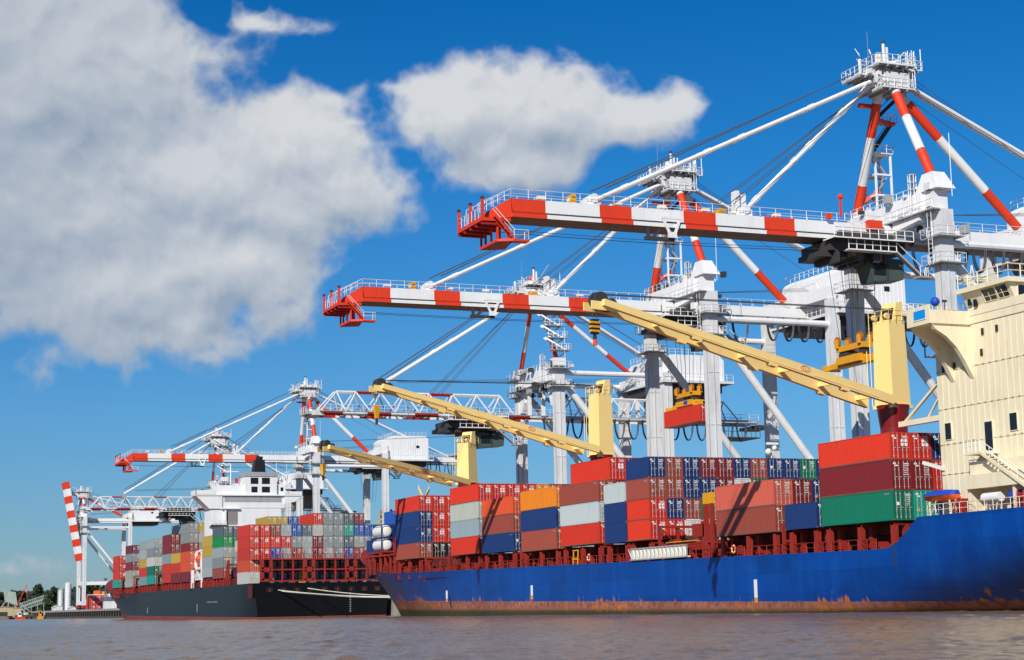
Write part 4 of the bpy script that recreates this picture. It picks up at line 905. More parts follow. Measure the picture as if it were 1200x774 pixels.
# ================================================================ QUAY CRANES
XR=132.0
GC='ship to shore cranes along the quay'
def crane(Yc,xr,sc,label,kind,trolley,apz=68.0,ysp=10.0,gx=22.0,house=True,raised=False,ztop=45.0,dark=0,spreader=None,zb=48.2,hh=2.3,tipx=-54.0,rear=50.0,stayx=(-43,-22.4),cabz=None,kx=1.0):
    root=empty('container_crane',(xr,Yc,3.5),label,'crane',GC)
    def T(p): return (xr+sc*p[0]*(kx if p[0]<-8 else 1),Yc+sc*p[1],3.5+sc*(p[2]-3.5))
    class B(MB):
        def mesh(s,name,org): s.v=[T(v) for v in s.v]; return MB.mesh(s,name,org)
    ls=ysp
    W1=WHITE
    # legs
    for x in (0,gx):
        for s in (-1,1):
            b=B(); w=.85
            b.hexa([(x-w,s*ls-w,5.8),(x+w,s*ls-w,5.8),(x+w,s*ls+w,5.8),(x-w,s*ls+w,5.8),(x-w-.05,s*ls-w,ztop),(x+w+.05,s*ls-w,ztop),(x+w+.05,s*ls+w,ztop),(x-w-.05,s*ls+w,ztop)],WHITE2)
            lg=b.build('leg',root)
            b=B()
            for zj in (12.0,20.0,28.0,36.0): b.box(x-w-.07,x+w+.07,s*ls-w-.07,s*ls+w+.07,zj-.07,zj+.07,WHITE2)
            if x==0 or s<0: b.box(x-w-.13,x-w-.04,s*ls-.5,s*ls-.42,7,ztop-3,GREY); b.box(x-.2,x-.05,s*ls-w-.12,s*ls-w-.05,7,ztop-2,WHITE2)
            b.build('leg_joints_and_trays',lg)
            b=B()
            for k in range(4):
                yy=s*ls+(k-1.5)*2.0; b.tube((x-.3,yy,4.15),(x+.3,yy,4.15),.62,STEEL,10)
            b.box(x-.5,x+.5,s*ls-4,s*ls+4,4.6,5.8,DKRED); b.build('bogie',root)
    b=B()
    for x in (0,gx): b.box(x-.8,x+.8,-ls+.86,ls-.86,6,7.8,W1); b.box(x-.7,x+.7,-ls+.86,ls-.86,15.5,17.3,W1)
    b.build('sill_beam',root)
    for s in (-1,1):
        b=B(); b.tube((.9,s*ls,ztop-.6),(gx-.9,s*ls,ztop-.6),.48,W1,10); b.build('tie_beam',root)
        b=B(); b.box(.86,gx-.86,s*ls-.6,s*ls+.6,15.8,17.2,W1); b.build('portal_beam',root)
        b=B(); b.tube((.9,s*ls,ztop-2),(gx-.9,s*ls,17.5),.62,W1 if s<0 else WHITE2,10); b.build('diagonal_brace',root)  # far brace takes the greyer white to carry its shade
    # head works on the waterside legs
    cz0,cz1=(zb+.35,zb+3.0) if kind=='box' else (ztop-2.2,ztop+.6)
    b=B()
    b.box(-1.0,1.0,-ls,ls,cz0,cz1,W1)
    if kind=='box':
        for s in (-1,1):
            b.box(-1.0,1.0,s*ls-1.0,s*ls+1.0,ztop,cz0,WHITE2)
        b.hexa([(-1.3,-ls-1.0,cz1),(1.6,-ls-1.0,cz1),(1.6,-ls+3.4,cz1),(-1.3,-ls+3.4,cz1),(-.9,-ls+.2,cz1+2.3),(.9,-ls+.2,cz1+2.3),(.9,-ls+2.4,cz1+2.3),(-.9,-ls+2.4,cz1+2.3)],W1)
        b.hexa([(-1.8,-ls+2.2,cz0-.9),(-1.0,-ls+2.2,cz0-.9),(-1.0,-2.0,cz0-1.4),(-1.8,-2.0,cz0-1.4),(-1.4,-ls+2.2,cz1),(-1.0,-ls+2.2,cz1),(-1.0,-2.0,cz1),(-1.4,-2.0,cz1)],W1)
    else:
        for s in (-1,1): b.box(-1.1,1.1,s*ls-1.1,s*ls+1.1,cz1,cz1+1.4,W1)
        b.prism([(-ls+.9,cz0-4.2),(-ls+2.2,cz0-4.2),(-ls+4.4,cz0+.1),(-ls+.9,cz0+.1)],'x',-.6,.6,W1); b.prism([(ls-.9,cz0-4.2),(ls-2.2,cz0-4.2),(ls-4.4,cz0+.1),(ls-.9,cz0+.1)],'x',-.6,.6,W1)
    b.build('portal_cross_beam',root)
    b=B(); b.box(gx-.9,gx+.9,-ls,ls,zb+.3 if kind=='box' else ztop-1.5,zb+2.2 if kind=='box' else ztop+.4,W1)
    for s in (-1,1):
        if kind=='box': b.box(gx-.8,gx+.8,s*ls-.8,s*ls+.8,ztop,zb+.3,WHITE2)
    b.build('rear_cross_beam',root)
    # walkways around the leg heads
    b=B()
    for s in (-1,1):
        for (x,zz) in ((0,ztop+.1),(0,ztop-3.2)):
            if s>0 and zz<ztop-1: pass
            b.box(x-1.9,x+1.9,s*ls-1.9,s*ls+1.9,zz-.12,zz,GREY)
            b.rail([(x-1.9,s*ls-1.9,zz),(x+1.9,s*ls-1.9,zz),(x+1.9,s*ls+1.9,zz),(x-1.9,s*ls+1.9,zz),(x-1.9,s*ls-1.9,zz)],W1,h=1.15,step=1.2,r=.05)
    b.box(-2.2,-1.05,-ls-1.2,ls+1.2,cz0-.15,cz0,GREY); b.rail([(-2.2,-ls-1.2,cz0),(-2.2,ls+1.2,cz0)],W1,h=1.15,step=1.5,r=.05)
    b.rail([(.9,-ls+3.5,cz1),(.9,ls,cz1)],W1,h=1.1,step=1.5,r=.05); b.rail([(-.9,-ls+3.5,cz1),(-.9,ls,cz1)],W1,h=1.1,step=1.5,r=.05)
    for i in range(8):   # short ladders with cages
        z=ztop-3+i*.55; b.box(-1.9,-1.86,-ls-.4,-ls+.4,z,z+.05,W1)
    b.tube((-1.88,-ls-.4,ztop-3.4),(-1.88,-ls-.4,cz0+1),.04,W1,4); b.tube((-1.88,-ls+.4,ztop-3.4),(-1.88,-ls+.4,cz0+1),.04,W1,4)
    b.tube((1.0,-ls-1.0,cz1-1),(1.0,-ls-1.0,cz1+7),.05,W1,4)
    b.build('access_platforms',root)
    rr=random.Random(int(Yc))
    b=B()    # motors, lamps, cable trays around the portal head
    for i in range(84):
        x=rr.uniform(-2.6,3.6); y=rr.uniform(-ls-.5,ls-2); z=rr.choice([cz0-2.6,cz0-1.2,cz1,cz0-.3]); s_=rr.uniform(.3,.9)
        b.box(x,x+s_,y,y+s_*1.2,z,z+s_*rr.uniform(.6,1.4),rr.choice([WHITE,WHITE2,GREY,GREY,STEEL]))
    [b.tube((-1.4+.5*math.cos(a),-ls+3.8+.5*math.sin(a),cz0),(-1.4+.5*math.cos(a),-ls+3.8+.5*math.sin(a),cz1+2.6),.055,W1,4) for a in (0,.9,1.8,2.7,3.6,4.5,5.4)]; [b.tube((-1.4,-ls+3.8,z_),(-1.4,-ls+3.8,z_+.12),.56,GREY,10) for z_ in (cz1+.6,cz1+1.5,cz1+2.5)]
    b.build('portal_head_machinery',root,kind='stuff')
    # boom and girder
    if kind=='box':
        bands=[(-54,RED),(-49.6,W1),(-42.6,RED),(-38.4,W1),(-31.4,RED),(-27,W1),(-20.2,RED),(-15.9,W1)]
        def seg(b,x0,x1,m,lower=True):
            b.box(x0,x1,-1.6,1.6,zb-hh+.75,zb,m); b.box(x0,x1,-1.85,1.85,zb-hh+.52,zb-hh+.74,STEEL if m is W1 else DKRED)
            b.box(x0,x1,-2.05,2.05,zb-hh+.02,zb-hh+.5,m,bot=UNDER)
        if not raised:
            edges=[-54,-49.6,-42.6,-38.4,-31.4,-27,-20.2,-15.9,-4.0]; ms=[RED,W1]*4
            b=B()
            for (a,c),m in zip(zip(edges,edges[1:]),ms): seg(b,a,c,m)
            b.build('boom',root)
            b=B()
            b.hexa([(-58.2,-2.0,zb-hh-.55),(-54,-2.0,zb-hh),(-54,2.0,zb-hh),(-58.2,2.0,zb-hh-.55),(-57.6,-1.6,zb-hh+.1),(-54,-1.6,zb),(-54,1.6,zb),(-57.6,1.6,zb-hh+.1)],RED)
            b.build('boom_nose',root)
        else:
            for yy in (-3.0,3.0):
                b=B(); n=11; p0=Vector((-1,yy,27.5)); p1=Vector((-8.5,yy,66))
                for i in range(n): b.beam(p0+(p1-p0)*i/n,p0+(p1-p0)*(i+1)/n,2.0,2.6,RED if i%2==0 else W1)
                b.build('raised_boom',root)
            b=B()
            for i in range(1,8): p=Vector((-1,0,27.5))+(Vector((-8.5,0,66))-Vector((-1,0,27.5)))*i/8; b.beam((p.x,-3,p.z),(p.x,3,p.z),.5,.5,W1)
            b.build('boom_cross_tie',root)
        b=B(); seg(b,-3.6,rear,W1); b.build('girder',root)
        if not raised:
            b=B()
            for s in (-1,1): b.rail([(-54,s*1.7,zb),(rear,s*1.7,zb)],W1,h=1.1,step=2.2,r=.04)
            b.rail([(-54,-1.7,zb),(-58.2,-1.9,zb-hh+.2)],W1,h=1.1,step=1.0,r=.04); b.rail([(-54,1.7,zb),(-58.2,1.9,zb-hh+.2)],W1,h=1.1,step=1.0,r=.04)
            for x in (-50,-46,-40,-34,-28,-24,-18): b.box(x,x+1.0,-.3,.3,zb+.5,zb+.85,LAMP)
            b.build('boom_handrail',root)
            b=B()
            zt=zb-hh-.9
            b.hexa([(-58.2,-3.0,zt),(-54.6,-3.0,zt+.1),(-54.6,5.0,zt+.1),(-58.2,5.0,zt)]+[(-58.2,-3.0,zt+.4),(-54.6,-3.0,zt+.5),(-54.6,5.0,zt+.5),(-58.2,5.0,zt+.4)],RED,bot=DKRED)
            for y in (-2.8,1.0,4.8): b.box(-58.15,-57.87,y-.14,y+.14,zt+.4,zt+2.6,RED); b.box(-58.2,-57.84,y-.17,y+.17,zt+2.6,zt+2.9,STEEL)
            b.rail([(-58.1,-2.9,zt+.5),(-58.1,4.9,zt+.5),(-54.7,4.9,zt+.5)],W1,h=1.2,step=1.2,r=.04)
            for i in range(5): b.box(-58.1,-54.7,-2.8+i*1.85,-2.45+i*1.85,zt-.35,zt,DKRED)
            b.build('nose_platform',root)
            b=B(); zl=zt-2.3
            b.hexa([(-56.3,-2.8,zl),(-54.6,-3.6,zl),(-53.6,1.4,zl),(-56.3,2.8,zl),(-56.3,-2.8,zl+.3),(-54.6,-3.6,zl+.3),(-53.6,1.4,zl+.3),(-56.3,2.8,zl+.3)],RED,bot=DKRED)
            for (x,y) in ((-56.1,-2.5),(-56.1,-.6),(-56.1,1.2),(-56.1,2.6),(-54.8,-2.6),(-54.8,0),(-54.6,1.3)): b.box(x-.11,x+.11,y-.11,y+.11,zl+.3,zt,RED if y<1 else DKRED)
            b.box(-54.6,-52.6,-3.7,-2.4,zl,zl+.22,RED); b.rail([(-54.5,-3.7,zl+.22),(-52.7,-3.7,zl+.22),(-52.7,-2.5,zl+.22)],W1,h=1.1,step=1.4,r=.05)
            for s in (-3.7,-2.9):
                b.beam((-56.8,s,zt+.5),(-54.4,s,zl+.3),.08,.25,RED)
                b.path([(-56.8,s,zt+1.5),(-54.4,s,zl+1.3)],.045,W1)
            for i in range(7): b.box(-56.8+i*.36,-56.5+i*.36,-3.7,-2.9,zt+.4-i*.36,zt+.45-i*.36,DKRED)
            b.build('nose_basket',root)
            # anchors of the stays
            b=B()
            for x in stayx:
                b.box(x-.9,x+.9,-1.0,1.0,zb,zb+.9,W1); b.tube((x,-1.2,zb+.9),(x,1.2,zb+.9),.55,W1,10)
            b.box(stayx[0]-3,stayx[0]-2.3,-.9,-.6,zb,zb+.9,YEL); b.box(stayx[0]-2.4,stayx[0]-1.9,.2,.9,zb,zb+1.0,YEL); b.tube((stayx[0]-2.6,-.9,zb+1.0),(stayx[0]-2.6,.9,zb+1.0),.32,YEL,8)
            b.box(stayx[1]-3.6,stayx[1]-2.8,-.9,.9,zb,zb+.8,YEL); b.box(stayx[1]-1.1,stayx[1]-.6,-.6,.6,zb+.9,zb+3.3,W1); b.box(stayx[1]-.2,stayx[1]+.3,-.6,.6,zb+.9,zb+3.0,W1)
            b.build('stay_anchor',root,kind='stuff')
            b=B(); b.beam((-34.6,-2.2,zb-1.1),(-33.5,-2.2,zb-3.4),.12,.35,W1); b.beam((-32.2,-2.2,zb-1.1),(-33.1,-2.2,zb-3.4),.12,.35,W1); b.box(-34.8,-32.0,-2.3,-2.12,zb-1.3,zb-1.0,W1); b.box(-33.9,-32.8,-2.4,-2.1,zb-3.6,zb-2.9,W1)
            b.box(-36.8,-32.9,-2,-1.5,zb-3.9,zb-3.5,STEEL); b.beam((-36.5,-1.8,zb-2.4),(-36.3,-1.8,zb-3.8),.3,.4,STEEL); b.beam((-34.8,-1.8,zb-2.6),(-36,-1.8,zb-3.8),.2,.3,STEEL); b.build('boom_latch_bracket',root)
            for yy in (-1.5,-1.2,1.0,1.3):
                pass
            b=B()
            for yy,dz_ in ((-1.3,0),(1.3,.25)): b.path(sag((tipx-1,yy,zb-hh-1.4+dz_),(trolley-6,yy,zb-hh-1.2+dz_),.25,8),.035,ROPE,4)
            b.build('trolley_rope',root)
        apx=0.0
        footA=(0,ls-1.3,cz1); footB=(0,-ls+1.6,cz1+2.2); footC=(gx-2.6,0,zb+1.4)
    else:
        zbot,ztp=35.8,39.8; hw=2.3
        def chord(b,x0,x1,y,z,w,h,bands,off=0):
            x=x0; i=off
            while x<x1-1e-3:
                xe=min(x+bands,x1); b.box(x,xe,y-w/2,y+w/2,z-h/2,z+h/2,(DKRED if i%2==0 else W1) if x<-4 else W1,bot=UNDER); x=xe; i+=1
        for s in (-1,1):
            b=B(); chord(b,-43.5,rear,s*hw,zbot,.5,.75,4.5); b.build('lower_chord',root)
        # zigzag web and upper chord, boom part then rear part
        for s in (-1,1):
            b=B(); c=B(); 
            for (xa,xb) in ((-43,-6),(3,rear-4)):
                n=max(2,int((xb-xa)/4.6+.5)); st_=(xb-xa)/n; yt=s*.9; i=0
                top=[xa+st_*(k+.5) for k in range(n)]; bot=[xa+st_*k for k in range(n+1)]
                for k in range(n):
                    b.tube((bot[k],s*hw,zbot+.3),(top[k] if k else top[0]+1,yt,ztp),.15,WHITE2,6); b.tube((top[k] if k else top[0]+1,yt,ztp),(bot[k+1],s*hw,zbot+.3),.15,WHITE2,6)
                for k in range(n-1): c.tube((top[k]+(1 if k==0 else 0),yt,ztp),(top[k+1],yt,ztp),.19,DKRED if (k%3==1 and xa<-10) else W1,6)
            b.build('web_members',root,kind='stuff'); c.build('upper_chord',root,kind='stuff')
        b=B()
        for x in range(-42,int(rear),4): b.box(x-.15,x+.15,-hw,hw,zbot-.2,zbot+.2,GREY); b.beam((x,-hw,zbot),(x+4,hw,zbot),.15,.15,GREY)
        for s in (-1,1): b.rail([(-43.5,s*(hw+.9),zbot+.3),(rear,s*(hw+.9),zbot+.3)],W1,h=1.1,step=2,r=.04); b.box(-43.5,rear,s*(hw+.9)-.45,s*(hw+.9)+.3,zbot+.15,zbot+.25,GREY)
        b.build('girder_walkway',root)
        b=B(); b.box(-44.6,-42.6,-3,3,zbot-.5,zbot+.4,WHITE2); b.box(-45.6,-44.2,-2.2,2.2,zbot-.3,zbot,GREY); b.rail([(-45.5,-2.2,zbot),(-45.5,2.2,zbot)],W1,h=1.1,step=1,r=.05); b.box(rear-.5,rear+3,-3.6,3.6,zbot-1.2,zbot-.6,STEEL); b.rail([(rear-8,-3.6,zbot-3),(rear,-3.6,zbot-3)],STEEL,h=2.2,step=1,r=.07); b.box(rear-8,rear,-3.6,3.6,zbot-3.2,zbot-3,STEEL); b.build('girder_end_platform',root,kind='stuff')
        for s in (-1,1):
            b=B(); 
            for x in (-.6,gx): b.box(x-.3,x+.3,s*3.2-.3,s*3.2+.3,zbot,cz0+.1,W1)
            b.build('girder_hanger',root)
        footA=(0,ls-.6,cz1+1.4); footB=(0,-ls+.6,cz1+1.4); footC=(gx-3,0,cz1+.2)
        zb=40.2
    # apex tripod
    AZ=apz-1.1 if kind=='box' else apz-1.9; AS=.82
    def bands4(m0): return [(.10,W1),(.34,RED),(.72,W1),(1,RED)]
    tr=.62 if kind=='box' else .42
    ta,tb,tc2=(-.6,1.0,AZ),(0,-1.2,AZ),(1.1,0,AZ)
    if raised: pass
    for (tp,ft,m) in ((ta,footA,0),(tb,footB,1),(tc2,footC,2)):
        b=B(); b.btube(tp,ft,tr,[(.1,WHITE2 if m!=1 else W1),(.36 if m!=2 else .35,RED),(.73,WHITE2 if m==0 else W1),(1,RED)],12); b.build('apex_leg',root,smooth=True)
    b=B(); b.box(-1.7,1.9,-2.0,2.0,AZ-.3,AZ+1.6,WHITE2); b.box(-2.6,2.6,-1.2,1.2,AZ+1.6,AZ+2.6,W1); b.tube((-2.3,-1.7,AZ+.6),(-2.3,1.7,AZ+.6),.8,WHITE2,10); b.tube((2.1,-1.5,AZ+.9),(2.1,1.5,AZ+.9),.7,WHITE2,10)
    b.build('apex_head',root)
    b=B()
    for (x0,x1,y0,y1,z) in ((-5.2,-1.8,-1.5,2.6,AZ+1.1),(-3.2,2.6,-2.8,1.0,AZ+2.5),(1.0,4.0,-2.2,2.6,AZ+2.2),(-2.6,2.6,-2.4,2.4,AZ-.5)):
        b.box(x0,x1,y0,y1,z-.14,z,W1,bot=GREY); b.rail([(x0,y0,z),(x1,y0,z),(x1,y1,z),(x0,y1,z),(x0,y0,z)],W1,h=1.15,step=1.1,r=.055)
        for i in range(4): b.box(x0+(x1-x0)*i/4,x0+(x1-x0)*i/4+.2,y0,y1,z-.42,z-.14,GREY)
        b.beam((x0,(y0+y1)/2,z-.2),(0,0,AZ-.2),.16,.16,GREY); b.beam((x1,(y0+y1)/2,z-.2),(0,0,AZ-.2),.16,.16,GREY)
    b.build('apex_platform',root)
    b=B()
    b.tube((-1.0,-1,AZ+2.5),(-1.0,-1,AZ+5.6),.2,W1,8); b.tube((-1.0,-1,AZ+5.6),(-1.0,-1,AZ+6.0),.24,STEEL,8); b.box(-.6,-.3,-1,-.6,AZ+2.5,AZ+5.2,W1)
    for i in range(30):
        x=rr.uniform(-4.6,2.4); z=AZ+(1.1 if x<-2.6 else 2.5); s_=rr.uniform(.25,.7); b.box(x,x+s_,rr.uniform(-2.4,.4),rr.uniform(.5,1),z,z+s_*1.3,rr.choice([WHITE,WHITE2,GREY,LAMP]))
    [b.tube((2.4+.55*math.cos(a),-1.9+.55*math.sin(a),AZ-.4),(2.4+.55*math.cos(a),-1.9+.55*math.sin(a),AZ+4.6),.055,W1,4) for a in (0,.9,1.8,2.7,3.6,4.5,5.4)] if kind=='box' else None
    b.tube((3.9,-2.1,AZ+2.2),(3.9,-2.1,AZ+5),.07,W1,4); b.tube((-5.0,-1.4,AZ+1),(-5.0,-1.4,AZ+3),.22,LAMP,6); b.tube((-3.4,-1,AZ+2),(-3.4,-1,AZ+7),.02,GREY,4)
    b.tube((-.6,.8,AZ+2),(-.6,.8,AZ+4.7),.5,RED if kind!='box' else LAMP,8)
    for i in range(34):
        p=Vector((rr.uniform(-4.4,3.4),rr.uniform(-2.4,2.2),AZ+rr.uniform(-.4,4.2))); q2=p+Vector((rr.gauss(0,1.1),rr.gauss(0,.5),rr.gauss(0,1.0))); b.tube(p,q2,rr.uniform(.04,.10),rr.choice([W1,WHITE2,GREY,STEEL,LAMP]),5)
    b.build('apex_equipment',root,kind='stuff')
    # stairs and stair tower along the far leg
    b=B()
    if kind=='box':
        tx,ty=2.4,ls-3.4; z0,z1=cz1,cz1+8.4
        for a in (-1.2,1.2):
            for c in (-1.2,1.2): b.box(tx+a-.12,tx+a+.12,ty+c-.12,ty+c+.12,z0,z1,W1)
        for z in (z0+2.8,z0+5.6,z1):
            b.box(tx-1.3,tx+1.3,ty-1.35,ty-1.15,z-.12,z+.12,W1); b.box(tx-1.3,tx+1.3,ty+1.15,ty+1.35,z-.12,z+.12,W1); b.box(tx-1.35,tx-1.15,ty-1.3,ty+1.3,z-.12,z+.12,W1)
            b.box(tx-1.2,tx+1.2,ty+.3,ty+1.2,z-.05,z+.02,GREY)
        for k,z in enumerate((z0,z0+2.8,z0+5.6)):
            xa,xb=(tx-1,tx+1) if k%2 else (tx+1,tx-1)
            for c in (-.5,.3): b.beam((xa,ty+c,z+.1),(xb,ty+c,z+2.7),.06,.22,GREY)
        b.box(tx-1.5,tx+1.5,ty-1.5,ty+1.5,z1,z1+.12,W1); b.rail([(tx-1.5,ty-1.5,z1+.1),(tx+1.5,ty-1.5,z1+.1),(tx+1.5,ty+1.5,z1+.1)],W1,h=1.1,step=1,r=.05)
        b.build('stair_tower',root)
        b=B(); lo=Vector((1.3,ty-.2,z1+.2)); mid=Vector((3.4,ty-1.8,z1+(AZ-z1)*.52)); hi=Vector((1.0,1.4,AZ-.4))
        st_=[(lo,mid),(Vector((mid.x-2.2,mid.y,mid.z+.1)),hi)]
        for (p,q2) in ((lo,mid),(Vector((.6,mid.y,mid.z+.2)),Vector((2.4,.8,AZ-.6)))):
            for o_ in (-.4,.4): b.beam(p+Vector((0,o_,0)),q2+Vector((0,o_,0)),.08,.32,STEEL)
            for i in range(12): c=p+(q2-p)*(i+.5)/12; b.box(c.x-.16,c.x+.16,c.y-.42,c.y+.42,c.z-.03,c.z+.03,STEEL)
            b.path([p+Vector((0,-.4,1)),q2+Vector((0,-.4,1))],.05,STEEL,4)
        b.build('apex_stair',root)
        b=B(); zf=mid.z; yl=1.0+(footA[1]-1.0)*(AZ-zf)/(AZ-footA[2])
        b.beam((-.4,yl,zf+.1),(3.8,mid.y-.3,zf+.1),.5,.45,RED); b.rail([(1.8,mid.y-.8,zf+.3),(4.0,mid.y-.8,zf+.3),(4.0,mid.y+.8,zf+.3)],W1,h=1.1,step=.8,r=.05); b.box(1.6,4.0,mid.y-.9,mid.y+.9,zf+.2,zf+.3,RED)
        b.beam((-.6,yl-.4,zf+1.6),(-2.8,yl,zf+1.7),.6,.5,RED); z3=cz1+1.8; b.beam((-.2,footA[1]-.6,z3),(2.2,ty-.6,z3+1.6),.5,.5,RED)
        b.build('red_stair_bracket',root)
    else:
        p0=Vector(footB); p1=Vector(tb)
        for k in range(5):
            t0=k/5; t1=(k+1)/5; a=p0+(p1-p0)*t0; c=p0+(p1-p0)*t1
            if k%1==0:
                b.box(a.x-1.6,a.x+2.2,a.y-1.8,a.y+.4,a.z+1.4,a.z+1.5,GREY); b.rail([(a.x-1.6,a.y-1.8,a.z+1.5),(a.x+2.2,a.y-1.8,a.z+1.5),(a.x+2.2,a.y+.4,a.z+1.5)],W1,h=1.1,step=1,r=.06)
                for o_ in (-.35,.35): b.beam(Vector((a.x+1.2,a.y-1.2+o_,a.z+1.5)),Vector((c.x-2.2,c.y-1.2+o_,c.z+1.4)),.08,.3,W1)
                b.beam((a.x,a.y,a.z),(a.x+1.8,a.y-.6,a.z+1.4),.2,.2,GREY)
        b.build('apex_stair',root)
    # forestays, backstays, ropes
    if not raised:
        for xs,r in ((stayx[0],.27),(stayx[1],.30))[:2 if kind=='box' else 1]:
            for s in ((-1,1) if xs==stayx[0] else (0,)):
                b=B(); y=s*1.0; p=Vector((-2.0,y*.9,AZ+.9)); q2=Vector((xs,y,zb+.6)); b.tube(p,q2,r,WHITE,8)
                for t in (.25,.5,.62,.9): c=p+(q2-p)*t; b.tube(c-(q2-p).normalized()*.5,c+(q2-p).normalized()*.5,r*1.3,WHITE,8)
                b.build('forestay',root)
        b=B()
        for y in (-1.3,-.9,.7,1.1): b.tube((-4.5,y,AZ+1.7),(stayx[0]+1.0-.5*y,y,zb+2.2),.05,ROPE,4,cap=False)
        for y in (-1.2,-.7,.5,1.0): b.tube((-3.0,y,AZ-.4),(stayx[1]-2.9-.9*y,y,zb+(1.4 if kind=='box' else -.3)),.05,ROPE,4,cap=False)
        if kind!='box': b.box(stayx[0]-.6,stayx[0]+.6,-1.2,1.2,39.5,41.0,GREY)
        b.build('boom_hoist_rope',root)
    else:
        b=B(); b.tube((-.5,0,AZ),(-7,2,63),.2,WHITE,6); b.tube((-.5,0,AZ),(-5,-2,50),.2,WHITE,6); b.build('forestay',root)
    bs=46 if kind=='box' else 36
    for s in (-1,1):
        b=B(); b.tube((1.8,s*.4,AZ+1.0),(bs,s*.5,zb+.4),.26,WHITE2 if s>0 else WHITE,8); b.build('backstay',root)
    b=B()
    for y in (-.5,.5): b.tube((2.5,y,AZ+2.2),(30+y*2,y,zb+6),.04,ROPE,4,cap=False)
    b.tube((1.5,.3,AZ),(26,.3,zb+5.6),.04,ROPE,4,cap=False)
    for k in range(4): b.tube((stayx[0]+4,-.9+.6*k,zb+1.5+.2*k) if kind=='truss' else (4,-.9+.6*k,zb+1.9+.1*k),(26,-.9+.6*k,zb+3.2+.3*k),.025,ROPE,4,cap=False)
    b.build('rear_rope',root)
    # machinery house
    if house:
        hx0,hx1,hy0,hy1,hz0,hz1=(24,36,-10,8,46.6,54.0) if kind=='box' else (22.5,34.5,-9,8,42.6,47.6)
        b=B(); ch=.9
        b.prism([(hx0,hz0),(hx1,hz0),(hx1,hz1-ch),(hx1-ch,hz1),(hx0+ch,hz1),(hx0,hz1-ch)],'y',hy0,hy1,WHITE)
        b.build('machinery_house',root)
        b=B()
        for i in range(15): x=hx0+.5+i*(hx1-hx0-1)/14; b.box(x-.05,x+.05,hy0-.06,hy0-.003,hz0+.2,hz1-1,WHITE)
        b.box(hx0+8,hx0+9,hy0-.08,hy0-.01,hz0+3.6,hz0+4.4,GLASS); b.box(hx0-.08,hx0-.01,-3,-1.8,hz0+.2,hz0+2.4,GREY)
        for y in (-7,-4,1,4): b.box(hx0-.1,hx0-.01,y,y+1.4,hz0+3.0,hz0+4.4,GREY)
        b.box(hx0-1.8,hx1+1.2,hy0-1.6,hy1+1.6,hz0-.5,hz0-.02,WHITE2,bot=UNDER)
        b.rail([(hx0-1.7,hy1+1.5,hz0),(hx0-1.7,hy0-1.5,hz0),(hx1+1.1,hy0-1.5,hz0)],W1,h=1.2,step=1.3,r=.05)
        b.rail([(hx0+.6,hy1-.3,hz1),(hx0+.6,hy0+.3,hz1),(hx1-.6,hy0+.3,hz1)],W1,h=1.1,step=1.4,r=.05)
        b.build('house_fittings',root)
        b=B()
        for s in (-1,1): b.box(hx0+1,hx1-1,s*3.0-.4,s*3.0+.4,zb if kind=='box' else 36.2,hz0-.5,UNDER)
        b.box(hx0-1,hx1,-8,6,hz0-2.0,hz0-.6,STEEL); b.build('house_underframe',root)
        b=B(); p=Vector((hx0-1.2,6,hz0+.2)); q2=Vector((hx0-1.2,-1,hz0+4.2)); 
        for o_ in (-.4,.4): b.beam(p+Vector((o_,0,0)),q2+Vector((o_,0,0)),.08,.3,W1)
        b.path([p+Vector((-.4,0,1.1)),q2+Vector((-.4,0,1.1)),Vector((hx0-1.6,-5,hz0+5.3)),Vector((hx0-1.6,-8.5,hz0+1.2))],.07,W1,4)
        b.beam((hx0-1.2,-1,hz0+4.2),(hx0-1.2,-5,hz0+4.2),.9,.12,W1); b.beam((hx0-1.2,-5,hz0+4.2),(hx0-1.2,-9.5,hz0+.1),.8,.25,W1)
        b.build('house_stair',root)
    # rear end platform
    b=B(); zr_=zb-hh if kind=='box' else 35
    if kind=='box':
        b.box(rear-3,rear+2.5,-4,4,zb+.5,zb+.7,GREY); b.rail([(rear-3,-4,zb+.7),(rear+2.5,-4,zb+.7),(rear+2.5,4,zb+.7)],GREY,h=1.2,step=1,r=.06); b.box(rear-1.5,rear+1,-3,3,zb-6.5,zb-6.3,GREY)
        for x in (rear-1.5,rear+1): 
            for y in (-3,3): b.box(x-.1,x+.1,y-.1,y+.1,zb-6.5,zb+.5,GREY)
        b.rail([(rear-1.5,-3,zb-6.3),(rear+1,-3,zb-6.3)],GREY,h=1.2,step=.8,r=.05); b.rail([(rear-1.5,-3,zb-3.6),(rear+1,-3,zb-3.6)],GREY,h=1.2,step=.8,r=.05)
        b.build('rear_platform',root)
    # festoon loops
    b=B(); yy=-2.9 if kind=='box' else -3.4; zf=(zb-hh-.1) if kind=='box' else 35.2; x=trolley+7
    if not raised:
        while x<(rear-4):
            w_=3.0 if x<trolley+13 else 2.1; dp=4.0 if x<trolley+13 else 3.2
            for o_ in (0,.35): b.path([(x+w_*i/10,yy+o_,zf-dp*(1-(2*i/10-1)**2)**.6*(1-.0*o_)) for i in range(11)],.1,CABLE,5)
            b.box(x-.15,x+.15,yy-.2,yy+.5,zf-.2,zf+.5,STEEL); x+=w_+(3.4 if x<trolley+13 else .8)
        b.box(-2,rear,yy-.1,yy+.1,zf+.3,zf+.55,GREY)
        b.build('festoon_cable',root)
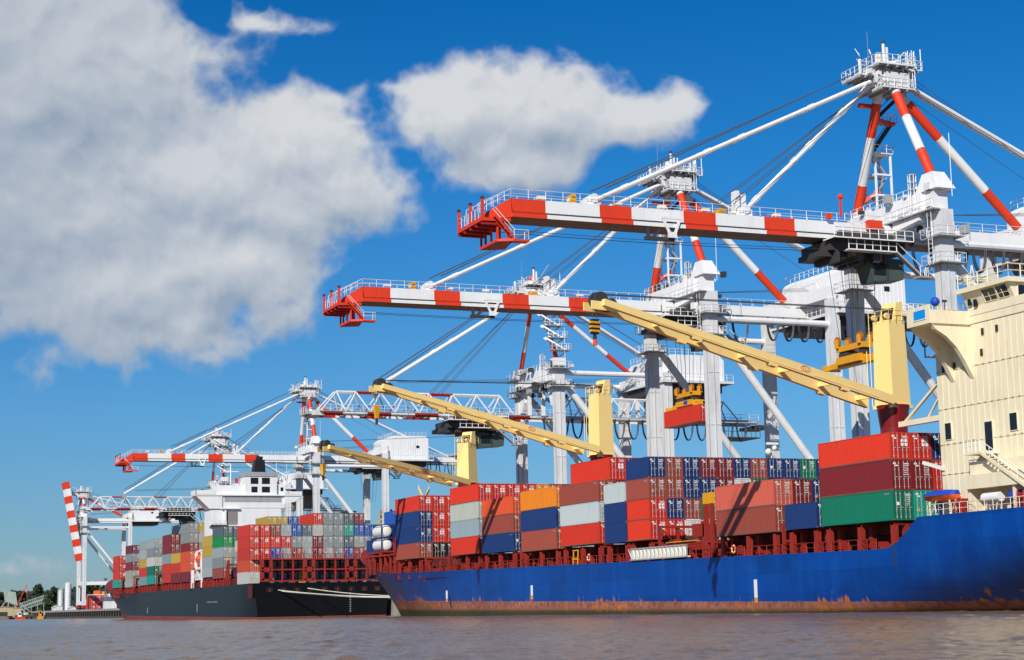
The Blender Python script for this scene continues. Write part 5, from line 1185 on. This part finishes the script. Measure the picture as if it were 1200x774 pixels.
    # trolley with cabin
    if not raised:
        t=trolley; b=B(); zt=(zb-hh) if kind=='box' else 35.2
        b.box(t-5.5,t+5.5,-3.4,3.4,zt-1.7,zt-.4,STEEL); b.box(t-6.5,t+3,-2.6,2.6,zt-2.4,zt-1.7,STEEL); b.box(t-4,t+4,-3.2,-2.6,zt-.4,zt+.9,STEEL); b.box(t-4,t+4,2.6,3.2,zt-.4,zt+.9,STEEL)
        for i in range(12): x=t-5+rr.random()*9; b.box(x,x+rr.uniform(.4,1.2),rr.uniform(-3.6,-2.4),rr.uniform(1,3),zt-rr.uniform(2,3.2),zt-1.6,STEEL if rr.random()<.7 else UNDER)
        b.build('trolley',root)
        b=B(); b.hexa([(t+1.2,-2.6,zt-5.2),(t+5.6,-2.6,zt-4.8),(t+5.6,.4,zt-4.8),(t+1.2,.4,zt-5.2),(t+.4,-2.6,zt-2.2),(t+5.8,-2.6,zt-2.2),(t+5.8,.4,zt-2.2),(t+.4,.4,zt-2.2)],paint('cabin_green_grey',(.06,.09,.075),.4,.4)); b.build('operator_cab',root)
        b=B(); b.box(t+3.1,t+3.4,-2.66,-2.6,zt-5,zt-2.4,STEEL); b.box(t+1.2,t+3,-2.65,-2.6,zt-4.4,zt-2.9,GLASS); b.box(t-3.6,t+3.4,-4.6,-3.2,zt-1.8,zt-1.65,W1); b.rail([(t-3.6,-4.6,zt-1.7),(t+3.4,-4.6,zt-1.7)],W1,h=1.3,step=1.2,r=.07)
        b.beam((t+3.4,-4.3,zt-1.7),(t+7.0,-4.3,zt-4.6),.7,.25,GREY); b.path([(t+3.4,-4.6,zt-.5),(t+7,-4.6,zt-3.4)],.07,W1,4); b.box(t+6.6,t+8.4,-4.7,-3.2,zt-4.8,zt-4.6,GREY); b.rail([(t+6.7,-4.7,zt-4.6),(t+8.4,-4.7,zt-4.6),(t+8.4,-3.2,zt-4.6)],W1,h=1.2,step=.9,r=.06); b.box(t-6,t+5.6,-5.2,-2.6,zt-.5,zt-.35,W1,bot=STEEL); b.rail([(t-6,-5.2,zt-.35),(t+5.6,-5.2,zt-.35)],W1,h=1.2,step=1.3,r=.06)
        b.build('trolley_platform',root)
        b=B()
        for i,(x,y) in enumerate(((-2,-1.6),(-2,1.6),(1.6,-1.6),(1.6,1.6),(-1,-1.2),(.6,1.2),(-1.4,.3),(1,-.4))):
            sz=spreader if spreader else 36; b.tube((t+x*1.2,y*1.4,zt-2),(t+x*.8,y,sz),.035,ROPE,4,cap=False)
        b.build('hoist_rope',root)
        if kind=='box' and abs(t)<15 and not dark:
            b=B()   # red lights and sheaves over the trolley side
            b.box(t-2.95,t-2.7,-2.1,-1.9,zb+.6,zb+3.0,RED); b.sphere((t-2.8,-2,zb+3.2),.38,RED,8,5); b.box(t-5,t-4.3,-2.2,-1.8,zb+.2,zb+.9,RED); b.box(t+1,t+3,-2.4,-1.6,zb-.8,zb+.4,RED); b.build('red_warning_gear',root,kind='stuff')
    return root,T
def spreader_obj(x,y,z,label,tilt=0,L=10.6,s=1.0):
    o=empty('spreader',(x,y,z),label,'spreader','yellow lifting spreaders')
    b=MB(); ln=L/2
    b.box(x-.5*s,x+.5*s,y-ln,y+ln,z,z+.55*s,YEL); b.box(x-1.1*s,x+1.1*s,y-ln,y-ln+.45,z-.1,z+.5*s,YEL); b.box(x-1.1*s,x+1.1*s,y+ln-.45,y+ln,z-.1,z+.5*s,YEL); b.box(x-.95*s,x+.95*s,y-2.6,y+2.6,z+.3,z+1.1*s,YEL)
    for e in (-1,1): b.beam((x,y+e*ln*.95,z+.5),(x,y+e*2.2,z+1.0),.5,.35,YEL)
    b.build('spreader_frame',o)
    b=MB(); b.box(x-.7*s,x+.7*s,y-2.9,y+2.9,z+1.75*s,z+2.4*s,YEL)
    for e in (-1,1):
        b.box(x-.5,x+.5,y+e*2.2-.4,y+e*2.2+.4,z+1.0*s,z+1.8*s,STEEL)
    b.build('head_block',o)
    for e in (-1,1):
        for k in (-.7,.7):
            b=MB(); b.tube((x+k*s-.12,y+e*2.5,z+2.9*s),(x+k*s+.12,y+e*2.5,z+2.9*s),.62*s,paint('sheave_brown',(.36,.12,.02),.5,.5),12); b.box(x+k*s-.3,x+k*s+.3,y+e*2.5-.3,y+e*2.5+.3,z+2.2*s,z+3.2*s,YEL); b.build('sheave',o)
    b=MB(); b.box(x-1.0,x-.9,y-1.4,y-.2,z+.45,z+1.0,BLUEC); b.box(x-.9,x-.4,y+.5,y+2.2,z+1.1,z+1.7,STEEL); b.tube((x,y-1,z+1.1),(x,y+1,z+1.7),.4,STEEL,8); b.build('spreader_motor',o)
    return o
crane(189.5,XR,1.0,'tallest red and white box boom crane, rising above the cream deckhouse','box',-6.5,spreader=34)
spreader_obj(123.2,186.8,29.9,'empty yellow spreader hanging beside the nearest cream deck crane tower',L=11.2,s=1.1)
crane(249.3,XR,1.0,'second box boom crane whose white legs stand behind the middle of the blue ship','box',1.0,dark=1,spreader=34,kx=.982)
spreader_obj(132.8,248.6,31.6,'yellow spreader holding a bright red container between the second crane legs',L=11.4)
container('R',131.6,242.7,28.95,2.4,12.1,2.62,'bright red container hanging from the yellow spreader between white crane legs','containers lifted by cranes',2)
crane(306,XR,1.0,'truss boom crane with lattice girder behind the middle cream deck crane','truss',-14,apz=60.3,ysp=9.0,ztop=44.0,rear=45,stayx=(-32,-18),spreader=33)
crane(463,XR,.865,'third box boom crane reaching out over the white deckhouse of the black ship','box',20,apz=68,ysp=9.4,spreader=34,dark=1)
spreader_obj(152.5,459,24.5,'small yellow spreader between the blue bow and the black stern stacks',L=9,s=.9)
crane(567,XR,.94,'distant lattice truss crane with its boom over the black ship bow stacks','truss',-14,apz=60,ysp=9.0,ztop=44,rear=45,stayx=(-32,-18),spreader=33)
crane(838,XR,.93,'farthest crane with its two red and white boom girders raised upright','box',0,apz=60,ysp=8.5,ztop=44,raised=True)
# ================================================================ FAR LEFT BANK
LEAF=paint('far_foliage',(.045,.065,.022),.9,.5,(.02,.035,.012),scale=.12,streak=False,vary=.3); LEAF2=paint('far_foliage_dark',(.022,.038,.016),.9,.5,(.012,.022,.01),scale=.12,streak=False,vary=.3)
BARK=paint('tree_bark',(.10,.07,.05),.9,.3)
def dirp(px,d):  # point on the ground plan in the direction of picture column px, d metres along the view axis
    u=(px-600)/F; c=math.cos(PT); v=hf*d+rt0*(u*d); return v.x,v.y
hm=MB()
rr=random.Random(11)
H_=[(-140,27),(-60,25),(0,23),(40,23.5),(80,26),(130,29),(170,31),(230,30),(330,28),(500,24)]
xs=[-140+i*12 for i in range(54)]
for a,c in zip(xs,xs[1:]):
    for k,(d0_,d1_,h0,h1) in enumerate(((1450,1620,0,.75),(1620,1900,.75,1.0),(1900,2600,1.0,.9))):
        pa=[(*dirp(a,d0_),1.6+interp(a,H_)*h0),(*dirp(c,d0_),1.6+interp(c,H_)*h0),(*dirp(c,d1_),1.6+interp(c,H_)*h1),(*dirp(a,d1_),1.6+interp(a,H_)*h1)]
        hm.face(pa,LEAF2)
hm.build('hill',kind='structure')
def clump(b,c,r,n,rr,sz,m1,m2):
    for i in range(n):
        while True:
            p=Vector((rr.uniform(-1,1),rr.uniform(-1,1),rr.uniform(-1,1)))
            if p.length<1: break
        p=Vector((p.x*r[0],p.y*r[1],p.z*r[2]))+Vector(c); a=Vector((rr.gauss(0,1),rr.gauss(0,1),rr.gauss(0,1))).normalized(); e=a.orthogonal().normalized()*sz*rr.uniform(.6,1.3); f=a.cross(e)
        b.face([p-e-f*.6,p+e-f*.5,p+e*.6+f,p-e*.7+f*.8],m1 if rr.random()<.5 else m2)
fo=MB()
for i in range(330):
    px=-110+i*1.25+rr.uniform(-2,2); d=rr.uniform(1440,1900); x,y=dirp(px,d); t=.75*(d-1440)/180 if d<1620 else .75+.25*(d-1620)/280
    clump(fo,(x,y,2.5+interp(px,H_)*.8*t+rr.uniform(0,3)),(9,9,rr.uniform(3,5)),46,rr,1.6,LEAF,LEAF2)
fo.build('woods',label='dense dark green trees covering the low hill',kind='stuff')
for i,(px,h,w_,lb) in enumerate(((43,25,5,'round topped tree standing out above the hill left of the silos'),(63,23,5,'small tree on the hill just left of the white silos'),(4,19,9,'dark spreading tree beside the sand coloured shed'),(23,20,7,'bushy tree on the hill above the green conveyor'),(106,27,7,'tree rising behind the raised boom crane legs'))):
    x,y=dirp(px,1500); o=empty('tree',(x,y,1.6),lb,'tree','trees on the far bank')
    b=MB(); b.tube((x,y,1.6),(x+.4,y,1.6+h*.55),.55,BARK,7,r2=.35); 
    for k in range(5): a=k*1.25; b.tube((x+.3,y,1.6+h*.45),(x+math.cos(a)*w_*.6,y+math.sin(a)*w_*.6,1.6+h*.78),.22,BARK,5,r2=.08)
    b.build('trunk',o)
    b=MB()
    for k in range(7): clump(b,(x+rr.uniform(-.6,.6)*w_,y+rr.uniform(-.6,.6)*w_,1.6+h*rr.uniform(.62,.95)),(w_*.5,w_*.5,h*.12),90,rr,.9,LEAF,LEAF2)
    b.build('crown',o)
# silos
def silo(px,d,r,h,label,neck):
    x,y=dirp(px,d); o=empty('silo',(x,y,2),label,'silo','white silos on the far bank')
    b=MB(); b.tube((x,y,1.6),(x,y,h),r,WHITE2,20); b.tube((x,y,h),(x,y,h+r*.6),r,WHITE2,20,r2=r*.35); b.build('silo_shell',o,smooth=True)
    b=MB()
    for z in [1.6+(h-1.6)*k/4 for k in range(1,5)]: b.tube((x,y,z-.12),(x,y,z+.12),r*1.03,WHITE,20)
    b.box(x-.8,x+.8,y-.8,y+.8,h+r*.5,h+r*.5+neck,GREY); b.rail([(x-r,y-r,h),(x+r,y-r,h),(x+r,y+r,h)],WHITE,h=1.1,step=1.2,r=.06); b.tube((x-r-.4,y-.6,1.6),(x-r-.4,y-.6,h+1),.16,GREY,5); b.build('silo_fittings',o)
silo(70.3,1010,1.35,14.8,'shorter left white silo beside the quay crane',1.6)
silo(78.9,1010,1.75,18.6,'taller right white silo with domed head house',2.4)
def simple(px,d,w,dp,h,mat,name,label,cat,roof=None,z0=1.6):
    x,y=dirp(px,d); o=empty(name,(x,y,z0),label,cat)
    b=MB(); b.prism([(x-w/2,z0),(x+w/2,z0),(x+w/2,z0+h*.8),(x,z0+h),(x-w/2,z0+h*.8)],'y',y-dp/2,y+dp/2,mat); b.build('wall',o)
    b=MB()
    for s in (-1,1): b.hexa([(x,y-dp/2-.3,z0+h+.02),(x+s*(w/2+.3),y-dp/2-.3,z0+h*.8-.05),(x+s*(w/2+.3),y+dp/2+.3,z0+h*.8-.05),(x,y+dp/2+.3,z0+h+.02),(x,y-dp/2-.3,z0+h+.25),(x+s*(w/2+.3),y-dp/2-.3,z0+h*.8+.18),(x+s*(w/2+.3),y+dp/2+.3,z0+h*.8+.18),(x,y+dp/2+.3,z0+h+.25)],roof or mat)
    b.build('roof',o)
    b=MB(); b.box(x-w*.15,x+w*.1,y-dp/2-.1,y-dp/2-.01,z0,z0+h*.45,STEEL); b.build('door',o); return o
SAND=paint('sandy_sheeting',(.50,.40,.24),.8,.4,(.3,.22,.13)); GGRN=paint('pale_green_sheeting',(.36,.43,.38),.7,.4)
simple(4,930,17,8,4.6,SAND,'shed','low sand coloured shed at the waterline, left edge','shed')
simple(66.5,1000,5,6,5.2,WHITE2,'shed','small white shed at the foot of the left silo','shed')
simple(83.5,1000,4,6,4.4,WHITE2,'shed','small white shed right of the tall silo','shed')
x,y=dirp(12,960); o=empty('loader_tower',(x,y,1.6),'pale green loader tower on splayed legs by the left bank','loader')
b=MB(); b.hexa([(x-2.5,y-2,9),(x+3.5,y-2,7),(x+3.5,y+2,7),(x-2.5,y+2,9),(x-3.5,y-2,15),(x+2.5,y-2,14),(x+2.5,y+2,14),(x-3.5,y+2,15)],GGRN); b.build('hopper',o)
b=MB()
for (a,c) in ((-8,-2),(3,8),(1,5)): b.beam((x+a,y,1.6) if a<0 else (x+c+3,y,3),(x+c,y,10) if a<0 else (x+a-1,y,11),.5,.5,GREY)
for s in (-1,1): b.beam((x-2,y+s*2,1.6),(x-1,y+s*2,9),.5,.5,GREY); b.beam((x+3,y+s*2,1.6),(x+2,y+s*2,8),.5,.5,GREY)
b.build('loader_leg',o)
x0,y0=dirp(22,980); x1,y1=dirp(51,985); o=empty('conveyor',(x0,y0,1.6),'long grey green truss conveyor rising to the right on the bank','conveyor')
for k,(za,zb_) in enumerate(((6.2,10.6),(4.0,8.2))):
    b=MB(); 
    for dz_ in (0,1.7): b.beam((x0,y0+k*5,za+dz_),(x1,y1+k*5,zb_+dz_),.35,.35,GGRN)
    for i in range(12):
        p=Vector((x0,y0+k*5,za))+(Vector((x1,y1+k*5,zb_))-Vector((x0,y0+k*5,za)))*i/12; q2=Vector((x0,y0+k*5,za))+(Vector((x1,y1+k*5,zb_))-Vector((x0,y0+k*5,za)))*(i+1)/12; b.beam(p,q2+Vector((0,0,1.7)),.22,.22,GGRN)
    b.build('conveyor_truss',o)
b=MB()
for i in range(5): t=i/4; b.beam((x0+(x1-x0)*t,y0,1.6),(x0+(x1-x0)*t,y0,5+4*t),.3,.3,GREY)
b.build('conveyor_trestle',o)
x,y=dirp(26,1250); b=MB(); b.beam((x-4,y,8),(x+3,y,23),.5,.5,RED); b.beam((x+3,y,23),(x+3,y,15),.15,.15,RED); b.beam((x-4,y,8),(x-4,y,1.6),1.0,1.0,RED); b.build('jib_crane',label='tiny red jib crane above the trees at far left',cat='crane')
for (px,d,w,h,m,nm,lb) in ((23.5,905,5,2.2,RED,'workboat','small red workboat moored at the left bank'),(47,905,3.2,3.0,YEL,'workboat','small yellow pilot boat moored at the bank'),(54,910,5.5,2.2,WHITE,'workboat','small white boat moored near the silos')):
    x,y=dirp(px,d); o=empty(nm,(x,y,0),lb,'boat','small boats at the left bank')
    b=MB(); b.prism([(x-w*.5,1.0),(x-w*.42,-.3),(x+w*.4,-.3),(x+w*.55,1.1)],'y',y-1.3,y+1.3,m); b.build('boat_hull',o); b=MB(); b.box(x-w*.2,x+w*.15,y-.9,y+.9,1.0,1.0+h,WHITE if m is not YEL else YEL); b.box(x-w*.16,x+w*.11,y-.95,y-.91,1.0+h*.5,1.0+h*.85,GLASS); b.build('boat_cabin',o)
x0,y0=dirp(16,925); x1,y1=dirp(74,925); jt=empty('jetty',(x0,y0,0),'low dark jetty with stored gear along the left bank','jetty'); b=MB(); b.box(x0,x1,min(y0,y1),min(y0,y1)+4,1.0,2.0,PILE); b.build('jetty_deck',jt)
for i in range(54):
    x,y=dirp(8+i*1.35,rr.uniform(925,1000)); s_=rr.uniform(.8,2.6); b=MB(); zt_=1.6+rr.uniform(.5,2.6); b.hexa([(x,y,1.0),(x+s_,y,1.0),(x+s_,y+s_,1.0),(x,y+s_,1.0),(x+.2,y,zt_),(x+s_*.8,y,zt_*.9),(x+s_*.8,y+s_,zt_*.9),(x+.2,y+s_,zt_)],rr.choice([GREY,STEEL,LAMP,SAND,PILE,GGRN,STEEL])); b.build('stored_gear',jt)
# vessel beyond the far crane
x0,y0=dirp(101,1180); x1,y1=dirp(140,1180); o=empty('far_vessel',((x0+x1)/2,y0,0),'pale blue and white vessel beyond the farthest quay crane','ship')
b=MB(); b.hexa([(x0+2,y0,2.0),(x1,y1,2.0),(x1,y1+14,2.0),(x0+2,y0+14,2.0),(x0-1,y0,8.2),(x1,y1,8.2),(x1,y1+14,8.2),(x0-1,y0+14,8.2)],paint('far_blue_hull',(.10,.25,.42),.5,.2)); b.build('hull',o)
b=MB(); b.box(x0,x1,y0-.2,y0+14,8.2,11.4,WHITE); b.box(x0+3,x0+16,y0+2,y0+12,11.4,14.0,WHITE); b.box(x0+2,x0+17,y0+1,y0+12,14.0,14.5,WHITE); b.box(x0+5,x0+9,y0+3,y0+6,14.5,17.0,ORNG); b.box(x0+10,x0+13,y0+3,y0+6,14.5,16.4,YEL); b.build('superstructure',o)
b=MB()
for i in range(14): b.box(x0+1+i*1.5,x0+1.9+i*1.5,y0-.3,y0-.21,9.4,10.2,GLASS)
b.build('window_row',o)
for i,(px,y_,h,lb) in enumerate(((125,860,17.5,'white floodlight mast and tanks near the far red containers'),(121,840,14,'pale mast among the far quay buildings'))):
    x=XR+dirp(px,860)[0]-dirp(86,860)[0]; b=MB(); b.tube((x,y_,3.5),(x,y_,h),.35,LAMP,6); b.box(x-3,x+3,y_-2,y_+2,3.5,8.5+i,WHITE2); b.box(x-.8,x+.8,y_-.8,y_+.8,h,h+.8,WHITE); b.build('light_mast',label=lb,cat='mast')
